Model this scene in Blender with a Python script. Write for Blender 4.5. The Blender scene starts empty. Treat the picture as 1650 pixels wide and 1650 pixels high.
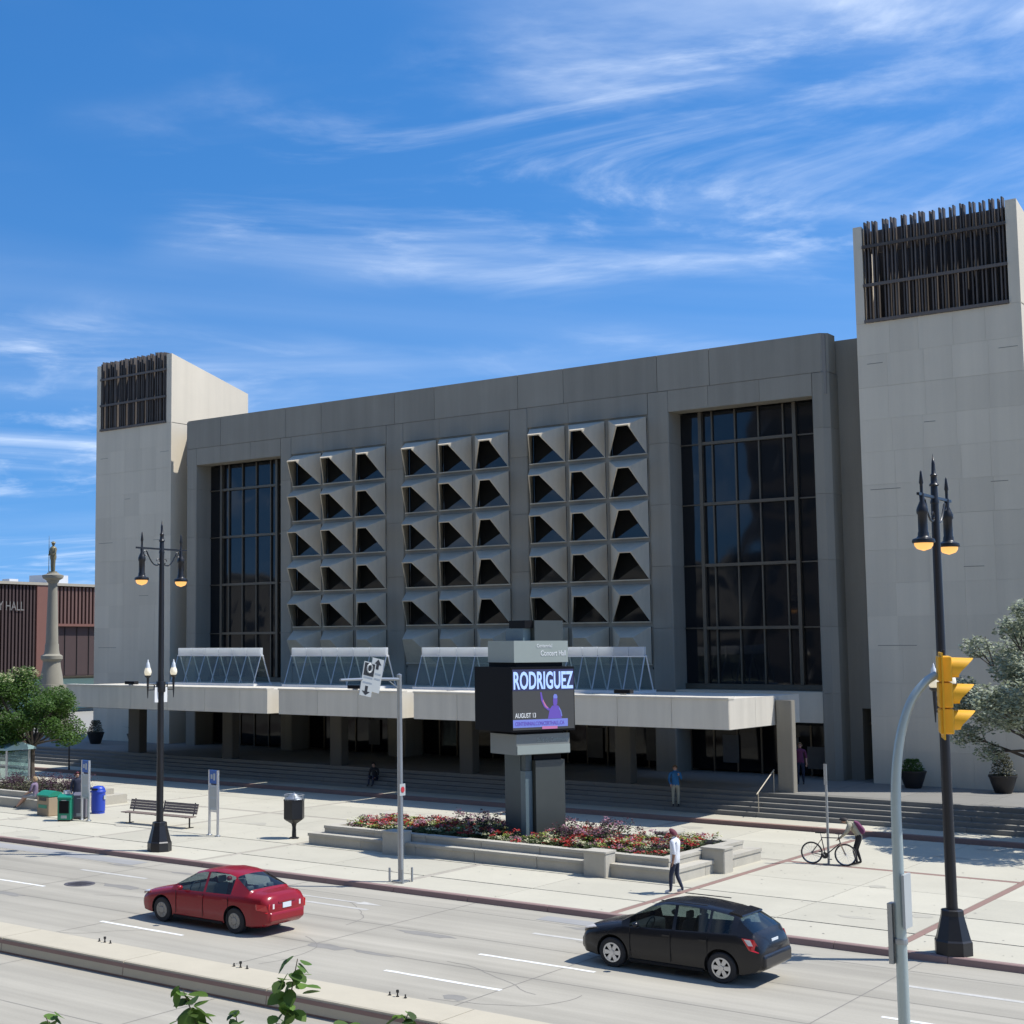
import bpy, bmesh, math, random
from mathutils import Vector, Matrix
PI = math.pi
R = math.radians
rng = random.Random(11)
sc = bpy.context.scene
col = sc.collection

# ------------------------------------------------------------------ camera
CAM_H = 7.211
def cam_axes(yaw, pitch, roll):
    y, p, r = R(yaw), R(pitch), R(roll)
    fw = Vector((-math.sin(y)*math.cos(p), math.cos(y)*math.cos(p), math.sin(p)))
    rt = Vector((math.cos(y), math.sin(y), 0)); up = rt.cross(fw)
    return rt*math.cos(r)+up*math.sin(r), -rt*math.sin(r)+up*math.cos(r), fw
rt, up, fw = cam_axes(38.949, 5.387, -0.231)
cd = bpy.data.cameras.new('camera'); cam = bpy.data.objects.new('camera', cd); col.objects.link(cam)
cam.matrix_world = Matrix(((rt.x, up.x, -fw.x, 0), (rt.y, up.y, -fw.y, 0), (rt.z, up.z, -fw.z, CAM_H), (0, 0, 0, 1)))
cd.sensor_fit = 'HORIZONTAL'; cd.sensor_width = 36.0
cd.lens = 2332.33/1650*36.0
cd.shift_x = (825-547.509)/1650; cd.shift_y = -(825-819.428)/1650
cd.clip_start = 0.1; cd.clip_end = 20000
sc.camera = cam

# ------------------------------------------------------------------ sky, sun, exposure
SUN_DIR = Vector((0.52, 0.36, 1.0)).normalized()      # towards the sun
SUN_EL = math.asin(SUN_DIR.z)
SUN_AZ = math.atan2(SUN_DIR.x, SUN_DIR.y)             # clockwise from +Y
world = bpy.data.worlds.new('World'); sc.world = world; world.use_nodes = True
nt = world.node_tree; nt.nodes.clear()
def wn(t, **kw):
    n = nt.nodes.new(t)
    for k, v in kw.items(): setattr(n, k, v)
    return n
def wmath(op, a, b=None, clamp=False):
    n = wn('ShaderNodeMath', operation=op); n.use_clamp = clamp
    for i, s in enumerate((a, b)):
        if s is None: continue
        if isinstance(s, (int, float)): n.inputs[i].default_value = s
        else: nt.links.new(s, n.inputs[i])
    return n.outputs[0]
sky = wn('ShaderNodeTexSky', sky_type='NISHITA'); sky.sun_disc = False
sky.sun_elevation = SUN_EL; sky.sun_rotation = SUN_AZ
sky.altitude = 240; sky.air_density = 1.0; sky.dust_density = 0.35; sky.ozone_density = 1.2
tc = wn('ShaderNodeTexCoord'); lift = wn('ShaderNodeVectorMath', operation='MULTIPLY_ADD')     # clear northern air: no haze band at the horizon
lift.inputs[1].default_value = (1, 1, 0.85); lift.inputs[2].default_value = (0, 0, 0.20); nt.links.new(tc.outputs['Generated'], lift.inputs[0])
lnn = wn('ShaderNodeVectorMath', operation='NORMALIZE'); nt.links.new(lift.outputs[0], lnn.inputs[0]); nt.links.new(lnn.outputs[0], sky.inputs['Vector'])
sep = wn('ShaderNodeSeparateXYZ'); nt.links.new(tc.outputs['Generated'], sep.inputs[0])
zz = wmath('ADD', wmath('MAXIMUM', sep.outputs['Z'], 0.0), 0.16)
px = wmath('DIVIDE', sep.outputs['X'], zz); py = wmath('DIVIDE', sep.outputs['Y'], zz)
comb = wn('ShaderNodeCombineXYZ'); nt.links.new(px, comb.inputs[0]); nt.links.new(py, comb.inputs[1])
def cloud(rotz, scale, loc, nscale, detail, rough, dist, lo, hi):
    mp = wn('ShaderNodeMapping', vector_type='TEXTURE'); mp.inputs['Rotation'].default_value = (0, 0, rotz)     # x of the noise runs along the street
    mp.inputs['Scale'].default_value = scale; mp.inputs['Location'].default_value = loc
    nt.links.new(comb.outputs[0], mp.inputs[0])
    no = wn('ShaderNodeTexNoise'); no.inputs['Scale'].default_value = nscale; no.inputs['Detail'].default_value = detail
    no.inputs['Roughness'].default_value = rough; no.inputs['Distortion'].default_value = dist
    nt.links.new(mp.outputs[0], no.inputs['Vector'])
    mr = wn('ShaderNodeMapRange'); mr.inputs['From Min'].default_value = lo; mr.inputs['From Max'].default_value = hi
    mr.interpolation_type = 'SMOOTHSTEP'
    nt.links.new(no.outputs['Fac'], mr.inputs['Value'])
    return mr.outputs[0]
c_big = cloud(R(42), (1.7, 1.0, 1), (1.1, 0.4, 0), 0.8, 3, 0.5, 0.4, 0.43, 0.66)
c_str = cloud(R(45), (2.6, 0.75, 1), (1.7, 5.3, 0), 1.4, 7, 0.58, 1.0, 0.42, 0.86)
c_wsp = cloud(R(33), (1.5, 0.8, 1), (7.7, 2.9, 0), 1.7, 9, 0.60, 2.2, 0.47, 0.82)
dens = wmath('ADD', wmath('MULTIPLY', c_big, c_str), wmath('MULTIPLY', c_big, c_wsp))
veil = wmath('MULTIPLY', cloud(R(45), (2.4, 1.0, 1), (9.2, 1.9, 0), 0.8, 5, 0.55, 0.8, 0.42, 0.80), 0.10)
dens = wmath('MULTIPLY', wmath('ADD', dens, veil), 0.80, clamp=True)
hs = wn('ShaderNodeHueSaturation'); hs.inputs['Saturation'].default_value = 1.4; hs.inputs['Hue'].default_value = 0.504; hs.inputs['Value'].default_value = 1.14; 
nt.links.new(sky.outputs[0], hs.inputs['Color'])
mx = wn('ShaderNodeMix', data_type='RGBA'); nt.links.new(dens, mx.inputs[0]); nt.links.new(hs.outputs[0], mx.inputs[6])
mx.inputs[7].default_value = (7.6, 8.2, 8.9, 1)
bg = wn('ShaderNodeBackground'); nt.links.new(mx.outputs[2], bg.inputs['Color']); bg.inputs['Strength'].default_value = 0.145
wo = wn('ShaderNodeOutputWorld'); nt.links.new(bg.outputs[0], wo.inputs[0])

sl = bpy.data.lights.new('sun', 'SUN'); sl.energy = 5.0; sl.angle = R(0.53); sl.color = (1.0, 0.975, 0.93)
so = bpy.data.objects.new('sun', sl); col.objects.link(so)
so.rotation_euler = SUN_DIR.to_track_quat('Z', 'Y').to_euler(); so.location = (0, 20, 60)
sc.view_settings.view_transform = 'Standard'; sc.view_settings.look = 'None'
sc.view_settings.exposure = 0.15; sc.view_settings.gamma = 1.0; sc.view_settings.use_curve_mapping = False
sc.render.engine = 'CYCLES'; sc.cycles.max_bounces = 6; sc.cycles.transparent_max_bounces = 12

# ------------------------------------------------------------------ helpers
class MB:
    """collects shapes into one mesh"""
    def __init__(s): s.v = []; s.f = []; s.m = []
    def add(s, vs, fs, mi=0):
        o = len(s.v); s.v += [tuple(p) for p in vs]
        for f in fs: s.f.append(tuple(i+o for i in f)); s.m.append(mi)
        return s
    def box(s, x0, x1, y0, y1, z0, z1, mi=0):
        return s.add([(x0,y0,z0),(x1,y0,z0),(x1,y1,z0),(x0,y1,z0),(x0,y0,z1),(x1,y0,z1),(x1,y1,z1),(x0,y1,z1)],
              [(0,3,2,1),(4,5,6,7),(0,1,5,4),(1,2,6,5),(2,3,7,6),(3,0,4,7)], mi)
    def cbox(s, c, sx, sy, sz, rz=0, mi=0, b=0.0):
        """box centred on c in x, y, standing on c.z, turned by rz, with chamfered vertical edges b"""
        ca, sa = math.cos(rz), math.sin(rz); hx, hy = sx/2, sy/2
        pl = [(-hx,-hy),(hx,-hy),(hx,hy),(-hx,hy)] if b <= 0 else [(-hx+b,-hy),(hx-b,-hy),(hx,-hy+b),(hx,hy-b),(hx-b,hy),(-hx+b,hy),(-hx,hy-b),(-hx,-hy+b)]
        pl = [(c[0]+x*ca-y*sa, c[1]+x*sa+y*ca) for x, y in pl]
        return s.prism(pl, c[2], c[2]+sz, mi)
    def prism(s, pl, z0, z1, mi=0):
        n = len(pl); vs = [(x,y,z0) for x,y in pl]+[(x,y,z1) for x,y in pl]
        fs = [tuple(range(n-1,-1,-1)), tuple(range(n,2*n))]+[(i,(i+1)%n,n+(i+1)%n,n+i) for i in range(n)]
        return s.add(vs, fs, mi)
    def extrude(s, pts, d, mi=0):
        """closed polygon of 3D points extruded along vector d"""
        n = len(pts); d = Vector(d); vs = [Vector(p) for p in pts]; vs += [p+d for p in vs]
        fs = [tuple(range(n-1,-1,-1)), tuple(range(n,2*n))]+[(i,(i+1)%n,n+(i+1)%n,n+i) for i in range(n)]
        return s.add(vs, fs, mi)
    def tube(s, pts, r, seg=8, mi=0, cap=True):
        pts = [Vector(p) for p in pts]; n = len(pts); rs = r if isinstance(r, (list, tuple)) else [r]*n
        vs = []; prev = None
        for i, p in enumerate(pts):
            t = (pts[min(i+1,n-1)]-pts[max(i-1,0)]); t = t.normalized() if t.length > 1e-9 else Vector((0,0,1))
            a = prev if prev is not None else (Vector((1,0,0)) if abs(t.z) > 0.9 else Vector((0,0,1)))
            a = (a-t*a.dot(t)); a = a.normalized() if a.length > 1e-6 else t.orthogonal().normalized(); prev = a; b = t.cross(a)
            for k in range(seg):
                an = 2*PI*k/seg; vs.append(p+(a*math.cos(an)+b*math.sin(an))*rs[i])
        fs = [(i*seg+k, i*seg+(k+1)%seg, (i+1)*seg+(k+1)%seg, (i+1)*seg+k) for i in range(n-1) for k in range(seg)]
        if cap: fs += [tuple(range(seg-1,-1,-1)), tuple(range((n-1)*seg, n*seg))]
        return s.add(vs, fs, mi)
    def lathe(s, prof, c=(0,0,0), seg=16, mi=0, axis='z', cap=True):
        """prof: (radius, height) list; axis z, x or y through c"""
        vs = []; n = len(prof)
        for r, h in prof:
            for k in range(seg):
                an = 2*PI*k/seg; a, b = r*math.cos(an), r*math.sin(an)
                if axis == 'z': vs.append((c[0]+a, c[1]+b, c[2]+h))
                elif axis == 'y': vs.append((c[0]+b, c[1]+h, c[2]+a))
                else: vs.append((c[0]+h, c[1]+a, c[2]+b))
        fs = [(i*seg+k, i*seg+(k+1)%seg, (i+1)*seg+(k+1)%seg, (i+1)*seg+k) for i in range(n-1) for k in range(seg)]
        if cap and prof[0][0] > 1e-4: fs.append(tuple(range(seg-1,-1,-1)))
        if cap and prof[-1][0] > 1e-4: fs.append(tuple(range((n-1)*seg, n*seg)))
        return s.add(vs, fs, mi)
    def ball(s, c, rx, ry=None, rz=None, seg=10, rings=7, mi=0):
        ry = rx if ry is None else ry; rz = rx if rz is None else rz
        vs = [(c[0]+rx*math.sin(PI*i/rings)*math.cos(2*PI*k/seg), c[1]+ry*math.sin(PI*i/rings)*math.sin(2*PI*k/seg), c[2]-rz*math.cos(PI*i/rings)) for i in range(rings+1) for k in range(seg)]
        fs = [(i*seg+k, i*seg+(k+1)%seg, (i+1)*seg+(k+1)%seg, (i+1)*seg+k) for i in range(rings) for k in range(seg)]
        return s.add(vs, fs, mi)
    def mesh(s, name, mats, smooth=False, angle=None):
        me = bpy.data.meshes.new(name); me.from_pydata(s.v, [], s.f); 
        for m in (mats if isinstance(mats, (list, tuple)) else [mats]): me.materials.append(m)
        me.polygons.foreach_set('material_index', s.m)
        bm = bmesh.new(); bm.from_mesh(me)
        bmesh.ops.remove_doubles(bm, verts=bm.verts, dist=1e-5)
        bmesh.ops.recalc_face_normals(bm, faces=bm.faces)
        if smooth:
            a = R(angle or 40)
            for f in bm.faces: f.smooth = True
            for e in bm.edges:
                if len(e.link_faces) == 2 and e.calc_face_angle(0) > a: e.smooth = False
        bm.to_mesh(me); bm.free(); me.update()
        return me
    def build(s, name, mats, parent=None, smooth=False, angle=None):
        return link(name, s.mesh(name, mats, smooth, angle), parent)

def link(name, data, parent=None):
    o = bpy.data.objects.new(name, data); col.objects.link(o)
    if parent is not None: o.parent = parent
    return o
def tag(o, label=None, cat=None, group=None, kind=None):
    if label: o['label'] = label
    if cat: o['category'] = cat
    if group: o['group'] = group
    if kind: o['kind'] = kind
    return o
def thing(name, label, cat, loc=(0,0,0), rz=0, group=None):
    o = bpy.data.objects.new(name, None); o.empty_display_size = 0.3; col.objects.link(o)
    o.location = loc; o.rotation_euler = (0, 0, rz)
    return tag(o, label, cat, group)
def struct(o): o['kind'] = 'structure'; return o
def copy_tree(o, parent=None):
    c = o.copy(); col.objects.link(c); c.parent = parent
    for ch in list(o.children): copy_tree(ch, c)
    return c
def bevel(o, w, seg=2):
    m = o.modifiers.new('bevel', 'BEVEL'); m.width = w; m.segments = seg; m.limit_method = 'ANGLE'; m.angle_limit = R(35)
    return o

# ------------------------------------------------------------------ materials
M = {}
def mat(name, c, rough=0.8, metal=0.0, var=0.0, vscale=1.0, fine=0.0, fscale=30.0, bump=0.0, bscale=40.0, spec=0.5, objvar=0.0,
        streak=0.0, stscale=(1.2,1.2,0.12), emit=None, estr=0.0, trans=0.0, alpha=1.0, coat=0.0, sheen_dirt=None, c2=None):
    """procedural Principled: base colour c, broad variation var, fine grain, vertical streaks, relief, per-piece variation"""
    m = bpy.data.materials.new(name); m.use_nodes = True; t = m.node_tree; b = t.nodes['Principled BSDF']
    b.inputs['Roughness'].default_value = rough; b.inputs['Metallic'].default_value = metal
    b.inputs['Specular IOR Level'].default_value = spec
    if coat: b.inputs['Coat Weight'].default_value = coat; b.inputs['Coat Roughness'].default_value = 0.04
    if trans: b.inputs['Transmission Weight'].default_value = trans
    if alpha < 1: b.inputs['Alpha'].default_value = alpha
    if emit: b.inputs['Emission Color'].default_value = (*emit, 1); b.inputs['Emission Strength'].default_value = estr
    b.inputs['Base Color'].default_value = (*c, 1)
    if not (var or fine or bump or objvar or streak): M[name] = m; return m
    N = t.nodes.new; L = t.links.new
    tcn = N('ShaderNodeTexCoord'); vec = tcn.outputs['Object']
    fac = None
    def noise(scale, det, ro=0.55, v=None, dist=0.0):
        n = N('ShaderNodeTexNoise'); n.inputs['Scale'].default_value = scale; n.inputs['Detail'].default_value = det
        n.inputs['Roughness'].default_value = ro; n.inputs['Distortion'].default_value = dist
        L(v or vec, n.inputs['Vector']); return n.outputs['Fac']
    def mth(op, a, bb):
        n = N('ShaderNodeMath'); n.operation = op
        for i, q in enumerate((a, bb)):
            if isinstance(q, (int, float)): n.inputs[i].default_value = q
            else: L(q, n.inputs[i])
        return n.outputs[0]
    terms = []
    if var: terms.append(mth('MULTIPLY', mth('SUBTRACT', noise(vscale, 5, 0.6, dist=0.4), 0.5), var*2))
    if fine: terms.append(mth('MULTIPLY', mth('SUBTRACT', noise(fscale, 3, 0.7), 0.5), fine*2))
    if streak:
        mp = N('ShaderNodeMapping'); mp.inputs['Scale'].default_value = stscale; L(vec, mp.inputs[0])
        terms.append(mth('MULTIPLY', mth('SUBTRACT', noise(1.0, 5, 0.6, mp.outputs[0]), 0.5), streak*2))
    if objvar:
        oi = N('ShaderNodeObjectInfo'); terms.append(mth('MULTIPLY', mth('SUBTRACT', oi.outputs['Random'], 0.5), objvar*2))
    s_ = 1.0
    for q in terms: s_ = mth('ADD', q, s_)
    if terms:
        vm = N('ShaderNodeVectorMath'); vm.operation = 'SCALE'; L(s_, vm.inputs['Scale'])
        if c2:
            mxx = N('ShaderNodeMix'); mxx.data_type = 'RGBA'; mxx.inputs[6].default_value = (*c, 1); mxx.inputs[7].default_value = (*c2, 1)
            rp = N('ShaderNodeMapRange'); rp.inputs['From Min'].default_value = 0.42; rp.inputs['From Max'].default_value = 0.62
            L(noise(vscale*2.3, 6, 0.65, dist=0.6), rp.inputs['Value']); L(rp.outputs[0], mxx.inputs[0]); L(mxx.outputs[2], vm.inputs[0])
        else: vm.inputs[0].default_value = c
        L(vm.outputs[0], b.inputs['Base Color'])
    if bump:
        bn = N('ShaderNodeBump'); bn.inputs['Strength'].default_value = bump; bn.inputs['Distance'].default_value = 0.02
        L(noise(bscale, 4, 0.7), bn.inputs['Height']); L(bn.outputs[0], b.inputs['Normal'])
    M[name] = m; return m

mat('ground', (0.30, 0.29, 0.26), 0.9, var=0.1, vscale=0.05)
mat('road_concrete', (0.345, 0.318, 0.257), 0.85, var=0.16, vscale=0.30, fine=0.10, fscale=18, streak=0.46, stscale=(0.035, 1.1, 1), bump=0.15, bscale=60)
mat('paint_white', (0.74, 0.74, 0.70), 0.7, var=0.14, vscale=3, fine=0.10, fscale=22)
mat('sidewalk', (0.46, 0.43, 0.338), 0.85, var=0.13, vscale=0.55, fine=0.07, fscale=12, objvar=0.07, bump=0.12, bscale=50)
mat('sidewalk_bed', (0.22, 0.19, 0.16), 0.95, var=0.1, vscale=2)
mat('brick_band', (0.25, 0.155, 0.125), 0.9, var=0.12, vscale=3, fine=0.15, fscale=14, bump=0.2)
mat('curb', (0.26, 0.175, 0.155), 0.85, var=0.12, vscale=1.2, fine=0.06, bump=0.15, objvar=0.05)
mat('median', (0.47, 0.42, 0.315), 0.85, var=0.08, vscale=0.9, fine=0.06, streak=0.08, bump=0.15)
mat('terrace', (0.21, 0.20, 0.175), 0.85, var=0.10, vscale=0.8, fine=0.05, objvar=0.06, bump=0.1)  # terrace darkened: deep shade under the canopy is put into the colour
mat('step_stone', (0.18, 0.172, 0.15), 0.85, var=0.12, vscale=1.5, fine=0.06, objvar=0.08)  # steps too: colour kept darker than the stone to deepen their shade
mat('limestone', (0.635, 0.56, 0.43), 0.85, var=0.07, vscale=0.35, fine=0.04, fscale=12, streak=0.13, stscale=(1.4,1.4,0.06), objvar=0.05, bump=0.08)
mat('facade_concrete', (0.262, 0.240, 0.192), 0.85, var=0.10, vscale=0.5, fine=0.06, fscale=14, streak=0.22, stscale=(1.6,1.6,0.09), objvar=0.07, bump=0.1)
mat('hood_concrete', (0.56, 0.49, 0.375), 0.85, var=0.07, vscale=1.2, fine=0.04, fscale=14, streak=0.16, stscale=(3,3,0.5), objvar=0.06, bump=0.1)
mat('canopy_concrete', (0.60, 0.555, 0.465), 0.85, var=0.06, vscale=0.8, fine=0.04, streak=0.17, stscale=(2.2,2.2,0.15), objvar=0.05, bump=0.1)
mat('shaded_column_stone', (0.095, 0.088, 0.074), 0.85, var=0.08, vscale=1, streak=.08); mat('soffit', (0.07, 0.065, 0.06), 0.9, var=0.05, vscale=1)  # columns under the canopy: their shade is painted into this darker stone
mat('dark_interior', (0.018, 0.018, 0.02), 0.9, var=0.3, vscale=0.8)
mat('bronze', (0.135, 0.115, 0.085), 0.45, metal=0.5, var=0.15, vscale=2)
mat('louvre', (0.105, 0.088, 0.075), 0.6, metal=0.3, var=0.25, vscale=1.6, objvar=0.35)
mat('roof_gravel', (0.2, 0.19, 0.18), 0.95, var=0.1, vscale=2)
mat('black_iron', (0.018, 0.018, 0.020), 0.38, metal=0.2, var=0.2, vscale=3)
mat('galvanised', (0.36, 0.38, 0.39), 0.42, metal=0.75, var=0.14, vscale=2.5, fine=0.06, streak=0.1)
mat('pole_green_grey', (0.40, 0.47, 0.46), 0.35, metal=0.35, var=0.08, vscale=2.0)
mat('aluminium', (0.55, 0.56, 0.58), 0.35, metal=0.8, var=0.06, vscale=4)
mat('white_frame', (0.66, 0.67, 0.67), 0.5, var=0.05, vscale=3)
mat('signal_yellow', (0.82, 0.42, 0.012), 0.45, var=0.06, vscale=5)
mat('black_plastic', (0.015, 0.015, 0.016), 0.45)
mat('rubber', (0.022, 0.022, 0.024), 0.8)
mat('white_paint', (0.72, 0.72, 0.70), 0.5, var=0.04, vscale=4)

def glass_mat(name, c, rough=0.03, spec=0.5):
    return mat(name, c, rough, spec=spec)
def wavy_glass(name, c, amp=0.02, spec=0.5):
    m = mat(name, c, 0.04, spec=spec); t = m.node_tree; b = t.nodes['Principled BSDF']
    tcn = t.nodes.new('ShaderNodeTexCoord'); n = t.nodes.new('ShaderNodeTexNoise'); n.inputs['Scale'].default_value = 0.35; n.inputs['Detail'].default_value = 1
    oi = t.nodes.new('ShaderNodeObjectInfo'); add = t.nodes.new('ShaderNodeVectorMath'); t.links.new(tcn.outputs['Object'], add.inputs[0]); t.links.new(oi.outputs['Location'], add.inputs[1])
    t.links.new(add.outputs[0], n.inputs['Vector']); bn = t.nodes.new('ShaderNodeBump'); bn.inputs['Strength'].default_value = amp; bn.inputs['Distance'].default_value = 1.0
    t.links.new(n.outputs['Fac'], bn.inputs['Height']); t.links.new(bn.outputs[0], b.inputs['Normal']); return m
wavy_glass('window_glass', (0.010, 0.011, 0.013), 0.03, 0.55)
wavy_glass('door_glass', (0.008, 0.008, 0.009), 0.03, 0.22)
wavy_glass('hood_glass', (0.010, 0.011, 0.013), 0.03, 0.6)
def clear_glass(name, tint, dark):
    """thin architectural glass: a see-through tint plus mirror reflection by angle"""
    m = bpy.data.materials.new(name); m.use_nodes = True; t = m.node_tree; t.nodes.clear()
    tr = t.nodes.new('ShaderNodeBsdfTransparent'); tr.inputs[0].default_value = (*tint, 1)
    gl = t.nodes.new('ShaderNodeBsdfGlossy'); gl.inputs['Roughness'].default_value = 0.04; gl.inputs['Color'].default_value = (0.9, 0.95, 0.95, 1)
    df = t.nodes.new('ShaderNodeBsdfDiffuse'); df.inputs['Color'].default_value = (*dark, 1)
    lw0 = t.nodes.new('ShaderNodeLayerWeight'); lw0.inputs['Blend'].default_value = 0.5; pw = t.nodes.new('ShaderNodeMath'); pw.operation = 'POWER'; pw.inputs[1].default_value = 4.0; t.links.new(lw0.outputs['Facing'], pw.inputs[0]); lw = t.nodes.new('ShaderNodeMath'); lw.operation = 'MULTIPLY_ADD'; lw.inputs[1].default_value = 0.8; lw.inputs[2].default_value = 0.04; t.links.new(pw.outputs[0], lw.inputs[0])
    m1 = t.nodes.new('ShaderNodeMixShader'); m1.inputs[0].default_value = 0.14; t.links.new(tr.outputs[0], m1.inputs[1]); t.links.new(df.outputs[0], m1.inputs[2])
    m2 = t.nodes.new('ShaderNodeMixShader'); t.links.new(lw.outputs[0], m2.inputs[0]); t.links.new(m1.outputs[0], m2.inputs[1]); t.links.new(gl.outputs[0], m2.inputs[2])
    o = t.nodes.new('ShaderNodeOutputMaterial'); t.links.new(m2.outputs[0], o.inputs[0]); M[name] = m; return m
clear_glass('skylight_glass', (0.62, 0.70, 0.68), (0.22, 0.27, 0.26))
clear_glass('shelter_glass', (0.75, 0.85, 0.85), (0.35, 0.45, 0.45))
def translucent(name, c, amt=0.5):
    m = bpy.data.materials.new(name); m.use_nodes = True; t = m.node_tree; b = t.nodes['Principled BSDF']; b.inputs['Base Color'].default_value = (*c, 1)
    b.inputs['Roughness'].default_value = 0.5; tl = t.nodes.new('ShaderNodeBsdfTranslucent'); tl.inputs[0].default_value = (*c, 1)
    mx = t.nodes.new('ShaderNodeMixShader'); mx.inputs[0].default_value = amt; o = t.nodes['Material Output']
    t.links.new(b.outputs[0], mx.inputs[1]); t.links.new(tl.outputs[0], mx.inputs[2]); t.links.new(mx.outputs[0], o.inputs[0]); M[name] = m; return m
translucent('skylight_cap', (0.82, 0.84, 0.84), 0.6)
# ------------------------------------------------------------------ ground, road, sidewalk, terrace
Z0 = 0.0; ZS = 0.15; ZL = 0.30; ZT = 1.15
YC = 34.62                       # kerb line
def sheet(name, x0, x1, y0, y1, z, m, parent=None):
    return MB().add([(x0,y0,z),(x1,y0,z),(x1,y1,z),(x0,y1,z)], [(0,1,2,3)]).build(name, M[m], parent)
struct(sheet('ground', -4000, 4000, -4000, 6000, -0.03, 'ground'))
road = struct(sheet('road', -220, 120, 4, YC-0.02, 0.0, 'road_concrete'))
mat('joint_dark', (0.215, 0.20, 0.175), 0.9)
def strip(name, x0, x1, y0, y1, z, m, parent): return sheet(name, x0, x1, y0, y1, z, m, parent)
mat('paint_worn', (0.47, 0.455, 0.41), 0.8, var=0.25, vscale=2.5, fine=0.2, fscale=15)
# lane dashes: 3 m painted, three lanes
for y, w, xs in ((26.3, 0.13, (-45.3, -37.6, -29.4, -20.02, -11.6)), (29.0, 0.13, (-46.2, -38.0, -28.6, -19.3, -10.0, -1.0)), (31.88, 0.17, (-45.2, -36.6, -27.9, -19.6, -10.6))):
    for x in xs:
        n = 12; L = 3.05; mb = MB(); top = []; bot = []
        for i in range(n+1):
            xx = x+L*i/n; top.append((xx, y+w/2+rng.uniform(-.012,.012), 0.004)); bot.append((xx, y-w/2+rng.uniform(-.012,.012), 0.004))
        mb.add(top+bot, [(n+1+i, n+2+i, i+1, i) for i in range(n)]); mb.build('lane_marking', M['paint_worn'] if y > 31 else M['paint_white'], road)
# worn turn arrow in the kerb lane
mb = MB(); ax, ay = -27.2, 32.6
mb.add([(ax-1.3,ay-.06,.004),(ax+1.6,ay-.06,.004),(ax+1.6,ay+.06,.004),(ax-1.3,ay+.06,.004)], [(0,1,2,3)])
mb.add([(ax+1.5,ay-.22,.005),(ax+2.3,ay,.005),(ax+1.5,ay+.22,.005)], [(0,1,2)])
mb.build('lane_arrow', M['paint_worn'], road)
# slab joints of the concrete road
for y in (27.62, 30.45, 33.35, 19.3, 16.4): strip('road_joint', -120, 60, y-.012, y+.012, .003, 'joint_dark', road)
for k in range(-14, 5):
    x = k*6.1+1.3
    strip('road_joint', x-.013, x+.013, 23.45, YC-.05, .0035, 'joint_dark', road); strip('road_joint', x-.013+1.9, x+.013+1.9, 5, 22.2, .0035, 'joint_dark', road)
# tyre-dark and repaired patches
mat('road_dark', (0.30, 0.295, 0.28), 0.85, var=0.12, vscale=0.8, fine=0.06, streak=0.2, stscale=(0.08,1.5,1))
for x0, x1, y0, y1 in ((-44,-36,33.5,34.3), (-16.4,-14.2,33.3,34.2), (-20.5,-18.6,33.5,34.1)):
    sheet('repair_patch', x0, x1, y0, y1, .005, 'road_dark', road)
mat('oil_stain', (0.235, 0.222, 0.195), 0.8, var=0.2, vscale=1.2, fine=.1, fscale=12)
rc = random.Random(40)
for k in range(16):
    x, y = rc.uniform(-46, -4), rc.choice((25.0, 27.7, 30.4, 33.2, 20.5, 18.0))+rc.uniform(-.25,.25); n = 14; a0 = rc.uniform(.25,.9); b0 = rc.uniform(.10,.28)
    pl = [(x+a0*math.cos(2*PI*i/n)*rc.uniform(.7,1.2), y+b0*math.sin(2*PI*i/n)*rc.uniform(.6,1.3), .0025) for i in range(n)]
    MB().add(pl, [tuple(range(n))]).build('oil_stain', M['oil_stain'], road)
for k in range(12):
    x, y = rc.uniform(-44, -6), rc.uniform(24, 34) if k < 9 else rc.uniform(17, 22); an = rc.choice((0.1, 1.5, 1.2, -.6))+rc.uniform(-.3,.3); pts = []
    for i in range(14):
        pts.append((x, y)); an += rc.uniform(-.5,.5)*.7; x += .28*math.cos(an); y += .28*math.sin(an)
        if not (17 < y < 22.0 or 23.6 < y < 34.4): break
    if len(pts) < 4: continue
    mb = MB(); w = .012
    for (xa_, ya_), (xb_, yb_) in zip(pts, pts[1:]):
        d_ = math.hypot(xb_-xa_, yb_-ya_); nx_, ny_ = -(yb_-ya_)/d_*w, (xb_-xa_)/d_*w
        mb.add([(xa_-nx_,ya_-ny_,.0028),(xb_-nx_,yb_-ny_,.0028),(xb_+nx_,yb_+ny_,.0028),(xa_+nx_,ya_+ny_,.0028)], [(0,1,2,3)])
    mb.build('crack', M['joint_dark'], road)
mat('iron_cover', (0.115, 0.105, 0.11), 0.6, metal=0.3, var=0.2, vscale=8)
mb = MB().lathe([(0.0,.004),(0.36,.006),(0.38,.012),(0.47,.012),(0.47,.0)], (-34.45, 29.95, 0), 28)
for k in range(-3, 4): mb.box(-34.45-.3, -34.45+.3, 29.95+k*.09-.015, 29.95+k*.09+.015, .006, .016)
tag(mb.build('manhole_cover', M['iron_cover']), 'round dark iron manhole cover in the road left of the red car', 'manhole cover')

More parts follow.
